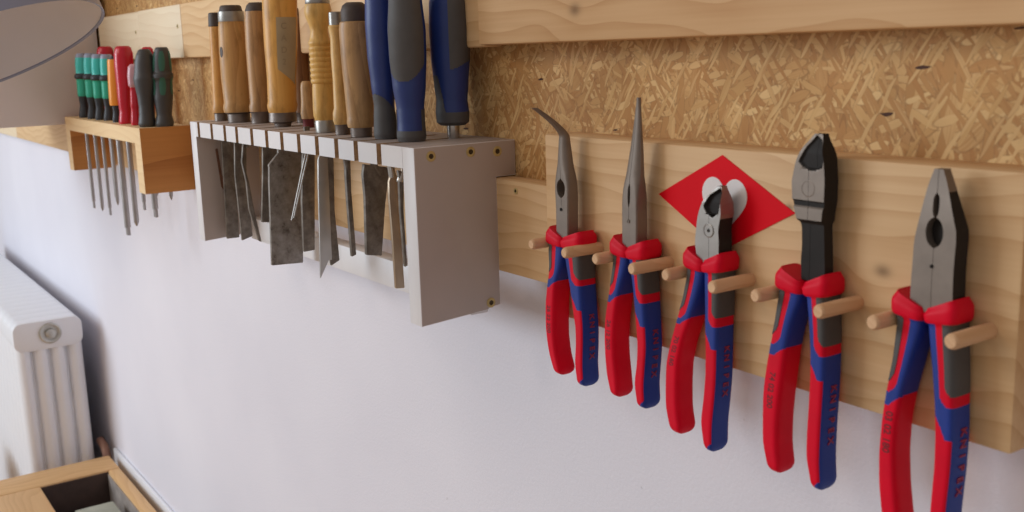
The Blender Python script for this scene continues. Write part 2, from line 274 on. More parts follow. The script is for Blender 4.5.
# ---- mesh building
def box(bm, x0, x1, y0, y1, z0, z1):
    vs = [bm.verts.new((x, y, z)) for x in (x0, x1) for y in (y0, y1) for z in (z0, z1)]
    fs = [(0,1,3,2), (4,6,7,5), (0,4,5,1), (2,3,7,6), (0,2,6,4), (1,5,7,3)]
    return [bm.faces.new([vs[i] for i in f]) for f in fs]
def prism(bm, pts, place, a, b):
    """extrude the 2-D outline pts from a to b; place(u, v, w) gives the 3-D point"""
    A = [bm.verts.new(place(u, v, a)) for u, v in pts]; B = [bm.verts.new(place(u, v, b)) for u, v in pts]
    n = len(pts)
    bm.faces.new(A); bm.faces.new(B[::-1])
    for i in range(n): bm.faces.new((A[i], B[i], B[(i+1) % n], A[(i+1) % n]))
def lathe(bm, prof, x, y, seg=32, lean=0):
    rows = []; y0 = y; squash = 1.0
    for z, r in prof:
        y = y0 + lean*(z+.07)
        rows.append([bm.verts.new((x + r*math.cos(2*PI*i/seg), y + squash*r*math.sin(2*PI*i/seg), z)) for i in range(seg)])
    for a, b in zip(rows, rows[1:]):
        for i in range(seg): bm.faces.new((a[i], a[(i+1) % seg], b[(i+1) % seg], b[i]))
    bm.faces.new(rows[0][::-1]); bm.faces.new(rows[-1])
def tube(bm, pts, r, seg=14):
    pts = [Vector(p) for p in pts]; rows = []
    for i, p in enumerate(pts):
        d = (pts[min(i+1, len(pts)-1)] - pts[max(i-1, 0)]).normalized()
        a = d.orthogonal().normalized() if i == 0 else (a - d*a.dot(d)).normalized()
        b = d.cross(a); rr = r[i] if isinstance(r, (list, tuple)) else r
        rows.append([bm.verts.new(p + rr*(math.cos(2*PI*k/seg)*a + math.sin(2*PI*k/seg)*b)) for k in range(seg)])
    for A, B in zip(rows, rows[1:]):
        for i in range(seg): bm.faces.new((A[i], A[(i+1) % seg], B[(i+1) % seg], B[i]))
    bm.faces.new(rows[0][::-1]); bm.faces.new(rows[-1])

ROOT = {}
def obj(name, bm, mats, parent=None, loc=None, bevel=0, seg=2, sharp=38):
    """link bm (points measured from camera height) as one mesh object"""
    bmesh.ops.remove_doubles(bm, verts=bm.verts, dist=1e-6)
    bmesh.ops.recalc_face_normals(bm, faces=bm.faces)
    if bevel:
        es = [e for e in bm.edges if len(e.link_faces) == 2 and e.calc_face_angle(0) > math.radians(30)]
        bmesh.ops.bevel(bm, geom=es, offset=bevel, segments=seg, profile=.5, affect='EDGES', clamp_overlap=True)
    base = ROOT[parent] if parent else Vector(loc)
    for v in bm.verts: v.co -= base
    me = bpy.data.meshes.new(name); bm.to_mesh(me); bm.free()
    for m in (mats if isinstance(mats, (list, tuple)) else [mats]): me.materials.append(m)
    me.polygons.foreach_set('use_smooth', [True]*len(me.polygons)); me.set_sharp_from_angle(angle=math.radians(sharp))
    o = bpy.data.objects.new(name, me); COL.objects.link(o)
    if parent: o.parent = parent; ROOT[o] = base
    else: o.location = base + Vector((0, 0, CAM_H)); ROOT[o] = base
    return o
def tag(o, label, cat, group=None, kind=None):
    o['label'] = label; o['category'] = cat
    if group: o['group'] = group
    if kind: o['kind'] = kind
    return o
def thing(name, label, cat, loc, group=None):
    o = bpy.data.objects.new(name, None); COL.objects.link(o); o.empty_display_size = .02
    o.location = Vector(loc) + Vector((0, 0, CAM_H)); ROOT[o] = Vector(loc)
    return tag(o, label, cat, group)
def struct(name, bm, m, loc, **kw):
    o = obj(name, bm, m, None, loc, **kw); o['kind'] = 'structure'; return o
def letters(text, size, place, depth=.0003):
    """text as a mesh; place(u, v, w) maps the flat letters into the scene"""
    cu = bpy.data.curves.new('lettering', 'FONT'); cu.body = text; cu.size = size; cu.extrude = depth; cu.align_x = 'CENTER'; cu.align_y = 'CENTER'
    cu.offset = size*.018
    t = bpy.data.objects.new('lettering', cu); COL.objects.link(t)
    dg = bpy.context.evaluated_depsgraph_get(); me = bpy.data.meshes.new_from_object(t.evaluated_get(dg))
    bm = bmesh.new(); bm.from_mesh(me)
    for v in bm.verts: v.co = Vector(place(v.co.x, v.co.y, v.co.z))
    bpy.data.objects.remove(t); bpy.data.curves.remove(cu); bpy.data.meshes.remove(me)
    return bm
def interp(tab, z, col):
    """tab rows (z descending, ...)"""
    if z >= tab[0][0]: return tab[0][col]
    for a, b in zip(tab, tab[1:]):
        if z >= b[0]:
            t = (a[0]-z)/(a[0]-b[0]); return a[col]*(1-t) + b[col]*t
    return tab[-1][col]
def smooth(tab, z, col):
    h = .004
    return (interp(tab, z+h, col) + 2*interp(tab, z, col) + interp(tab, z-h, col))/4
def sstep(a, b, x):  # also for a > b
    t = min(1, max(0, (x-a)/(b-a))); return t*t*(3-2*t)

# ------------------------------------------------------------------ materials
PINE = rgb(222,186,138); PINE_D = rgb(184,138,88)
m_wall = None
k = Nodes('white_plaster'); n1 = k.noise(k.obj(), 320, 5, .6); n2 = k.noise(k.obj(), 3, 3)
spots = k.math('GREATER_THAN', k.noise(k.obj(), 95, 2), .78)
k.bump(n1, .35, .0012)
m_wall = k.done(k.mix(k.math('MULTIPLY', spots, .25), k.ramp(n2, [(.3, rgb(219,216,224)), (.7, rgb(227,224,231))]), rgb(150,146,146)), .8, 0, .2)
m_osb = osb('oriented_strand_board')
m_board = wood('spruce_board', rgb(226,190,144), rgb(198,154,106), knots=((.112, .011, .0045), (.049, .038, .0028)))
m_upper = wood('spruce_upper', rgb(222,184,138), rgb(194,148,100), knots=((-.407, -.056, .0055),))
m_strip = wood('spruce_strip', rgb(228,194,148), rgb(202,160,112), shift=(.4,0,.3))
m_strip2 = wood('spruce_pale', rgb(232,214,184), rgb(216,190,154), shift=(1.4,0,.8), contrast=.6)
m_white = plain('white_coated_board', rgb(226,223,224), .42, 0, .03, 30)
m_panel = plain('beige_grey_melamine', rgb(182,168,160), .5, 0, .03, 30)
m_raw = plain('raw_chipboard_edge', rgb(172,140,106), .8, 0, .25, 300, .3)
m_brass = plain('brass', rgb(190,168,112), .45, .1, .15, 300)
m_brass_d = plain('screw_recess', rgb(70,58,40), .5, .5, .2, 300)
m_sdrack = wood('pale_ply_edge', rgb(236,206,160), rgb(214,176,126), shift=(2,0,1), contrast=.6)
m_sdside = wood('oiled_wood', rgb(206,146,82), rgb(160,100,50), axis='y', ring=14, shift=(.2,.1,.3), contrast=.9)
m_red = plain('red_plastic', rgb(216,0,40), .5, 0, .05, 60, 0, .18)
m_blue = plain('blue_plastic', rgb(34,58,140), .5, 0, .06, 60, 0, .3)
m_grey = plain('dark_grey_rubber', rgb(74,72,72), .6, 0, .06, 80, .25)
m_redprint = plain('raised_red_letter', rgb(150,34,66), .5, 0, .05)
m_blackprint = plain('dark_print', rgb(112,4,24), .6, 0, .1, 200)
m_steel = plain('grey_phosphated_steel', rgb(128,116,106), .5, .45, .10, 90, .1)
m_polish = plain('ground_steel', rgb(150,144,138), .42, .7, .10, 90, .1)
m_black = plain('blackened_steel', rgb(38,34,32), .6, 0, .2, 60, 0, .2)
m_dowel = wood('beech_dowel', rgb(222,182,142), rgb(196,150,108), axis='y', ring=220, contrast=.7)
m_sticker = plain('red_card', rgb(222,0,24), .6, 0, .04, 40, 0, .15)
m_heart = plain('white_card', rgb(226,218,216), .5, 0, .03)
k = Nodes('old_tool_steel'); a = k.noise(k.obj(), 60, 5, .65); b = k.noise(k.obj(), 260, 3)
m_blade = k.done(k.ramp(k.math('ADD', k.math('MULTIPLY', a, .75), k.math('MULTIPLY', b, .25)), [(.32, rgb(84,76,68)), (.5, rgb(118,110,102)), (.68, rgb(146,138,130))]), .55, .45)
k = Nodes('mottled_steel'); a = k.noise(k.obj(), 90, 6, .7); zz = k.sep(k.obj())[2]
m_rusty = k.done(k.ramp(a, [(.33, rgb(84,74,66)), (.43, rgb(128,120,112)), (.66, rgb(152,146,140))]), .5, .4)
m_bladelight = plain('bright_blade', rgb(180,176,172), .4, .75, .1, 50)
m_bladetan = plain('warm_blade', rgb(170,150,128), .42, .7, .15, 40)
m_chrome = plain('bright_steel', rgb(200,196,190), .25, .95, .05, 60)
m_shaft = plain('driver_shaft_steel', rgb(168,162,160), .35, .85, .06, 60)
def turned(name, l, d, ring=60, grime=.55):
    m = wood(name, l, d, axis='z', ring=ring, rough=.42, shift=(random.random(), random.random(), random.random()), contrast=.9)
    t = m.node_tree; n = t.nodes; bs = n['Principled BSDF']; src = bs.inputs['Base Color'].links[0].from_socket
    tc = n.new('ShaderNodeTexCoord'); mp = n.new('ShaderNodeMapping'); mp.inputs['Scale'].default_value = (90, 90, 28); t.links.new(tc.outputs['Object'], mp.inputs[0])
    nz = n.new('ShaderNodeTexNoise'); nz.inputs['Scale'].default_value = 1; nz.inputs['Detail'].default_value = 6; nz.inputs['Roughness'].default_value = .65; t.links.new(mp.outputs[0], nz.inputs['Vector'])
    rp = n.new('ShaderNodeValToRGB'); t.links.new(nz.outputs['Fac'], rp.inputs['Fac']); e = rp.color_ramp.elements
    e[0].position = .48; e[0].color = (0, 0, 0, 1); e[1].position = .72; e[1].color = (grime, grime, grime, 1)
    mx = n.new('ShaderNodeMix'); mx.data_type = 'RGBA'; t.links.new(rp.outputs['Color'], mx.inputs[0]); t.links.new(src, mx.inputs[6])
    mx.inputs[7].default_value = tuple(v*.32 for v in d[:3]) + (1,); t.links.new(mx.outputs[2], bs.inputs['Base Color'])
    return m
m_h1 = turned('ash_honey', rgb(222,168,92), rgb(190,130,62)); m_h2 = turned('beech_old', rgb(214,168,106), rgb(172,124,70))
m_h3 = turned('beech_dark', rgb(196,150,98), rgb(146,106,64)); m_h4 = turned('boxwood_yellow', rgb(226,172,90), rgb(194,136,60))
m_h5 = turned('walnut_brown', rgb(160,118,82), rgb(112,78,52)); m_h6 = turned('boxwood_pale', rgb(232,190,112), rgb(208,158,82))
m_h7 = turned('boxwood_cream', rgb(226,186,118), rgb(196,150,88)); m_h8 = turned('beech_worn', rgb(206,164,112), rgb(160,120,78))
m_cap = plain('dark_leather_cap', rgb(70,56,48), .6, 0, .25, 120, .3)
m_ferr = plain('dull_ferrule', rgb(120,110,104), .42, .75, .25, 90)
m_ring = plain('bright_hoop', rgb(158,154,148), .38, .75, .1, 90)
m_redferr = plain('dark_red_ferrule', rgb(104,38,40), .45, .2, .15, 90)
m_tape = plain('paper_tape', rgb(168,150,120), .7, 0, .08, 50)
m_pencil = plain('pencil_line', rgb(150,133,106), .8)
m_bluegrip = plain('blue_grip', rgb(34,54,118), .45, 0, .08, 50, .15)
m_greygrip = plain('grey_grip', rgb(80,78,78), .62, 0, .06, 90, .2)
m_teal = plain('teal_plastic', rgb(66,194,186), .35, 0, .06, 60); m_green = plain('green_plastic', rgb(44,172,142), .4, 0, .06)
m_dgreen = plain('dark_green_plastic', rgb(46,96,80), .45, 0, .08)
m_sdblack = plain('black_rubber', rgb(44,46,52), .5, 0, .1); m_charcoal = plain('charcoal_rubber', rgb(62,60,60), .5, 0, .08)
m_orange = plain('orange_plastic', rgb(236,150,40), .4, 0, .05); m_crimson = plain('crimson_plastic', rgb(190,10,40), .3, 0, .05)
m_pinkc = plain('clear_pink_plastic', rgb(196,150,158), .25, 0, .1)
m_rad = plain('white_enamel', rgb(232,232,236), .35, 0, .02, 10)
m_cab = plain('grey_white_laminate', rgb(222,214,214), .5, 0, .02, 10)
m_shade = plain('grey_lamp_inside', rgb(232,228,228), .5, 0, .03, 15); m_rim = plain('blue_grey_enamel', rgb(146,152,174), .35, 0, .04, 15)
m_bench = wood('beech_bench', rgb(226,184,132), rgb(198,150,98), axis='y', shift=(.5,.5,.2), contrast=.7)
m_benchx = wood('beech_bench_rail', rgb(226,184,132), rgb(198,150,98), axis='x', shift=(.1,.9,.2), contrast=.7)
m_well = plain('dark_stained_well', rgb(74,58,52), .7, 0, .35, 18)
m_block = plain('grey_green_box', rgb(150,150,134), .7, 0, .12, 30)
m_yellow = plain('yellow_spot', rgb(214,190,90), .6)
m_floor = wood('brown_floorboards', rgb(196,166,130), rgb(164,132,98), ring=20)
m_duct = plain('white_duct', rgb(232,232,236), .4, 0, .02, 10)
m_pipe = plain('copper_brown_pipe', rgb(150,112,96), .4, .3, .1)
m_bulb = plain('opal_glass', rgb(230,228,222), .2)

# ------------------------------------------------------------------ setting
WALL = .042
bm = bmesh.new(); box(bm, -4.6, 1.6, WALL, WALL+.2, -CAM_H, 1.2); struct('wall_back', bm, m_wall, (0, WALL, 0))
bm = bmesh.new(); box(bm, -4.8, 1.6, -3.6, WALL+.2, -CAM_H-.1, -CAM_H); struct('floor', bm, m_floor, (0, 0, -CAM_H))

bm = bmesh.new(); box(bm, -2.3, .55, .027, WALL-.0004, -.165, .52)
tag(obj('osb_panel', bm, m_osb, None, (-.9, .027, 0)), 'flaky golden chipboard panel fixed flat to the white wall behind the planks', 'panel')

def plank(name, x0, x1, y0, z0, z1, mat, label, bev=.0025):
    bm = bmesh.new(); box(bm, x0, x1, y0, .027, z0, z1)
    return tag(obj(name, bm, mat, None, ((x0+x1)/2, y0, (z0+z1)/2), bevel=bev), label, 'plank')
def screw(parent, x, y, z, axis, r=.0038):
    bm = bmesh.new(); seg = 20; rows = []
    for rr, h in ((r, 0), (r, .0004), (r*.85, .0007), (r*.5, .0006), (r*.34, .0001)):
        ring = []
        for i in range(seg):
            a, b = rr*math.cos(2*PI*i/seg), rr*math.sin(2*PI*i/seg)
            ring.append(bm.verts.new((x+h, y+a, z+b) if axis == 'x' else (x+a, y-h, z+b)))
        rows.append(ring)
    for n_, (A, B) in enumerate(zip(rows, rows[1:])):
        for i in range(seg):
            f = bm.faces.new((A[i], A[(i+1) % seg], B[(i+1) % seg], B[i])); f.material_index = 1 if n_ >= 3 else 0
    f = bm.faces.new(rows[-1]); f.material_index = 1; bm.faces.new(rows[0][::-1])
    return obj('screw', bm, [m_brass, m_brass_d], parent)

up = plank('plank', -.716, .35, 0, .0045, .16, m_upper, 'upper right wooden plank with a knot, above the strip of bare chipboard')
us = plank('plank', -1.4885, -.718, .0075, .003, .077, m_strip, 'upper wooden plank behind the chisel handles, left of the knotty one', .003)
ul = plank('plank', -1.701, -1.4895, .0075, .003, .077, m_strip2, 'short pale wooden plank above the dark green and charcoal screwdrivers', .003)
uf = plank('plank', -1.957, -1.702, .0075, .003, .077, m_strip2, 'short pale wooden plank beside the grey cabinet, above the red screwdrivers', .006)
ls = plank('plank', -2.88, -.6305, .0075, -.179, -.1015, m_strip, 'low thin wooden plank that carries the chisel rack and screwdriver rack')
screw(ls, -.6794, .0075, -.1096, 'y', .0026)
screw(ul, -1.505, .0075, .047, 'y', .0032); screw(uf, -1.718, .0075, .045, 'y', .0028)
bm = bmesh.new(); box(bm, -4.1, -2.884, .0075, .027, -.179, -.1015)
tag(obj('plank', bm, m_strip2, None, (-3.4, .0075, -.14), bevel=.002), 'farthest end of plank, painted pale as if sunlit, under the grey cabinet at far left', 'plank')  # sunlight on this far end is put into the paler wood colour

# thick board with ten pegs and the red card
board = thing('tool_board', 'thick knotty wooden board with dowel pegs that holds the five pliers', 'board', (-.445, 0, -.13))
bm = bmesh.new(); box(bm, -.6295, -.258, 0, .027, -.1975, -.0615)
obj('board_plank', bm, m_board, board, bevel=.002)
bm = bmesh.new(); pc = [(-.5045,-.0946), (-.448,-.0656), (-.3915,-.0948), (-.448,-.1242)]
prism(bm, pc, lambda u, v, w: (u, w, v), -.0005, -.00005)
card = obj('card', bm, m_sticker, board); card['label'] = 'red diamond-shaped card'
pts = []
for i in range(48):
    t = 2*PI*i/48; pts.append((-.4460 + .0185*math.sin(t)**3*1.0, -.0945 + .0182*(13*math.cos(t)-5*math.cos(2*t)-2*math.cos(3*t)-math.cos(4*t))/16*1.12))
bm = bmesh.new(); prism(bm, pts, lambda u, v, w: (u, w, v), -.0008, -.00052)
h = obj('heart', bm, m_heart, card); h['label'] = 'white heart'
for px in (-.608, -.5659, -.5345, -.4942, -.4665, -.4241, -.393, -.3477, -.316, -.272):
    bm = bmesh.new(); rows = []; seg = 20
    L = (.0305 if px in (-.608, -.5345, -.4665, -.393, -.316) else .0328) + random.uniform(-.0008, .0008)
    for yy, r in ((.004, .004), (-L+.002, .00395), (-L+.0008, .0036), (-L, .0028)):
        rows.append([bm.verts.new((px + r*math.cos(2*PI*i/seg), yy, -.1383 + r*math.sin(2*PI*i/seg))) for i in range(seg)])
    for A, B in zip(rows, rows[1:]):
        for i in range(seg): bm.faces.new((A[i], A[(i+1) % seg], B[(i+1) % seg], B[i]))
    bm.faces.new(rows[0]); bm.faces.new(rows[-1][::-1])
    obj('peg', bm, m_dowel, board)

# ------------------------------------------------------------------ pliers
FRONT, BACK = -.0190, -.0023
def grip(parent, tab, side, k, zt, Z, number=None):
    """one handle; side -1 left, +1 right. Rings of a rounded rectangle; zones of colour follow the moulding"""
    zb = tab[-1][0]-(.0032 if side > 0 else .0015); collar_lo = zt-.0095
    N, S = 150, 112
    zs = [zt + (zb-zt)*(i/(N-1)) for i in range(N)]
    zs = zs[:-10] + [zb + (zs[-11]-zb)*((1-math.sin(PI/2*j/12))) for j in range(1, 13)]
    N = len(zs)
    c0 = zt - collar_lo            # collar length
    pad1, band1, redl, red0, red1 = [zt-q for q in Z]
    if side < 0: red0, red1 = redl, redl-.006
    rows, cen = [], []
    for i, z in enumerate(zs):
        L, R = smooth(tab, z, 1)-.0012, smooth(tab, z, 2)-.0004
        xc, hw = (L+R)/2, (R-L)/2
        yc, hd = (FRONT+BACK)/2, (BACK-FRONT)/2
        e = 1.0
        t = (zs[-13+1]-z)/max(1e-6, zs[-13+1]-zb) if i > N-13 else 0
        if t > 0: e = max(.25, math.sqrt(max(0, 1-(t*.93)**2.6)))
        col = sstep(collar_lo-.0012, collar_lo+.0012, z)*(.0011+.0003*math.sin((z-collar_lo)/c0*PI))
        top = sstep(zt-.004, zt, z)
        hw2 = (hw + col*1.3)*e*(1-.16*top); hd2 = (hd + col)*e*(1-.14*top)
        ring = []
        for j in range(S):
            a = 2*PI*j/S          # 0 = outward, 90 = front (-y)
            c, s = math.cos(a), math.sin(a); n = 4.6
            rr = 1/((abs(c)**n + abs(s)**n)**(1/n))
            ux, uy = rr*c, rr*s
            zz = z + sstep(collar_lo-.004, zt, z)*.0034*ux
            padr = 0
            ring.append((xc + side*(ux*hw2 + col*(1.3 if side < 0 else .2)), yc - uy*hd2, zz))
        rows.append(ring)
    def zone(z, j):
        ang = 360*(j+.5)/S
        if ang > 180: ang -= 360
        q = abs(ang)
        if z > collar_lo: return 'collar'
        lim = 75
        corner = max(0, (pad1+.006*k - z))/(.006*k)
        if z > pad1 and q < lim - (26*corner**2 if z < pad1+.006*k else 0): return 'pad'
        if z > band1 and q < lim+28 - (34*((pad1-z)/(pad1-band1))**2 if z < pad1 else 0): return 'red'
        edge = red0 - (red0-red1)*min(1, max(0, (150-q)/70))**1.4
        if z < edge and q > 46 and not (z < zb+.0065 and side > 0): return 'red'
        if side > 0 and z < zb+.0065 and q > 46+ (zb+.0065-z)/.0065*90: return 'red'
        return 'blue'
    parts = {}
    for i in range(N-1):
        for j in range(S):
            zn = zone((zs[i]+zs[i+1])/2, j); parts.setdefault(zn, []).append((i, j))
    hb = bmesh.new(); vmap = {}
    def vert(bmx, mp, i, j, push=0):
        key = (i, j % S)
        if key not in mp: mp[key] = bmx.verts.new(rows[i][j % S])
        return mp[key]
    for zn, mi in (('red', 0), ('blue', 1), ('pad', 0), ('collar', 0)):
        for (i, j) in parts.get(zn, []):
            f = hb.faces.new([vert(hb, vmap, *q) for q in ((i, j), (i, j+1), (i+1, j+1), (i+1, j))]); f.material_index = mi
    hb.faces.new([vert(hb, vmap, 0, j) for j in range(S)]); f = hb.faces.new([vert(hb, vmap, N-1, j) for j in range(S)]); f.material_index = 1 if side > 0 else 0
    h = obj('handle', hb, [m_red, m_blue], parent)
    for zn, nm, mat, lift in (('pad', 'grip_pad', m_grey, .00035), ('collar', 'collar', m_red, .00025)):
        bmx = bmesh.new(); mp = {}; top = {}
        cells = set(parts[zn])
        for (i, j) in parts[zn]:
            f = bmx.faces.new([vert(bmx, mp, *q) for q in ((i, j), (i, j+1), (i+1, j+1), (i+1, j))])
        bmesh.ops.recalc_face_normals(bmx, faces=bmx.faces)
        bmx.normal_update()
        # outward push gives the inset a real thickness
        cx = {i: (sum(p[0] for p in rows[i])/S, sum(p[1] for p in rows[i])/S) for i in range(N)}
        for (i, j), v in mp.items():
            d = Vector((v.co.x-cx[i][0], v.co.y-cx[i][1], 0)).normalized(); v.co += d*lift
        ext = bmesh.ops.extrude_face_region(bmx, geom=list(bmx.faces))
        for g in ext['geom']:
            if isinstance(g, bmesh.types.BMVert):
                pass
        inner = [g for g in ext['geom'] if isinstance(g, bmesh.types.BMVert)]
        for v in inner:
            i = min(range(N), key=lambda q: abs(zs[q]-v.co.z)); d = Vector((v.co.x-cx[i][0], v.co.y-cx[i][1], 0)).normalized(); v.co -= d*(lift+.0004)
        obj(nm, bmx, mat, h)
    # writing
    if side > 0:
        z0, z1 = zt-.058*k, zt-.087*k
        for q, chx in enumerate('KNIPEX'):
            zc = z0 + (z1-z0)*q/5; R = smooth(tab, zc, 2); L = smooth(tab, zc, 1)
            sl = (smooth(tab, zc-.003, 2)-smooth(tab, zc+.003, 2))/.006
            bmx = letters(chx, .0060*k, lambda u, v, w: (R + w - .0001 + sl*u, (FRONT+BACK)/2 + v + .0006, zc - u))
            if q == 0: allb = bmx
            else:
                me = bpy.data.meshes.new('tmp'); bmx.to_mesh(me); bmx.free(); allb.from_mesh(me); bpy.data.meshes.remove(me)
        t = obj('lettering', allb, m_redprint, h); t['label'] = 'raised red maker lettering'
    elif number:
        zc = zt-.066*k
        def pl(u, v, w):
            z = zc - u; L, R = smooth(tab, z, 1), smooth(tab, z, 2)
            return ((L+R)/2 - .0006 + v, FRONT - w + .00005, z)
        t = obj('lettering', letters(number, .0052*k, pl, .0002), m_blackprint, h); t['label'] = 'dark printed number'
    return h

def jaw(parent, tab, ulo, uhi, front, back, mats, matfn, nz=44, nu=14, name='jaw'):
    bm = bmesh.new(); zt, zb = tab[0][0], tab[-1][0]
    A, B = [], []
    for i in range(nz):
        z = zt + (zb-zt)*i/(nz-1); L, R = interp(tab, z, 1), interp(tab, z, 2)
        a, b = ulo(z), uhi(z); ra, rb = [], []
        for j in range(nu):
            u = a + (b-a)*j/(nu-1); x = L + (R-L)*u
            ra.append(bm.verts.new((x, front(u, z, x), z))); rb.append(bm.verts.new((x, back(u, z, x), z)))
        A.append(ra); B.append(rb)
    def face(vs):
        try: f = bm.faces.new(vs)
        except ValueError: return
        c = f.calc_center_median(); f.normal_update(); f.material_index = matfn(c, kind)
    for i in range(nz-1):
        for j in range(nu-1):
            kind = 'front'; face((A[i][j], A[i+1][j], A[i+1][j+1], A[i][j+1]))
            kind = 'back'; face((B[i][j], B[i][j+1], B[i+1][j+1], B[i+1][j]))
        kind = 'left'; face((A[i][0], B[i][0], B[i+1][0], A[i+1][0]))
        kind = 'right'; face((A[i][-1], A[i+1][-1], B[i+1][-1], B[i][-1]))
    kind = 'end'
    face(A[0]+B[0][::-1]); face((A[-1]+B[-1][::-1])[::-1])
    return obj(name, bm, mats, parent, sharp=30)

def rivet(parent, x, z, r, y, mat, name='pivot'):
    bm = bmesh.new(); seg = 28; rows = []
    for rr, h in ((r, .0), (r, .0003), (r*.9, .0005), (r*.86, .0002), (r*.3, .0002), (r*.24, -.0002)):
        rows.append([bm.verts.new((x + rr*math.cos(2*PI*i/seg), y-h, z + rr*math.sin(2*PI*i/seg))) for i in range(seg)])
    for A, B in zip(rows, rows[1:]):
        for i in range(seg): bm.faces.new((A[i], A[(i+1) % seg], B[(i+1) % seg], B[i]))
    bm.faces.new(rows[0]); bm.faces.new(rows[-1])
    return obj(name, bm, mat, parent)

def rounded(n, mid, hd):
    """front and back surface of a rounded section of half depth hd(z)"""
    fr = lambda u, z, x: mid(z) - hd(z)*max(.05, (1-min(1, abs(2*u-1))**n(z)))**(1/n(z))
    bk = lambda u, z, x: mid(z) + hd(z)*max(.05, (1-min(1, abs(2*u-1))**n(z)))**(1/n(z))
    return fr, bk

def inside(poly, x, z):
    r = False; n = len(poly)
    for i in range(n):
        (x1, z1), (x2, z2) = poly[i], poly[(i+1) % n]
        if (z1 > z) != (z2 > z) and x < (x2-x1)*(z-z1)/(z2-z1)+x1: r = not r
    return r
def poly_dist(poly, x, z):
    d = 9
    for i in range(len(poly)):
        (x1, z1), (x2, z2) = poly[i], poly[(i+1) % len(poly)]
        t = max(0, min(1, ((x-x1)*(x2-x1)+(z-z1)*(z2-z1))/((x2-x1)**2+(z2-z1)**2)))
        d = min(d, math.hypot(x-x1-t*(x2-x1), z-z1-t*(z2-z1)))
    return d

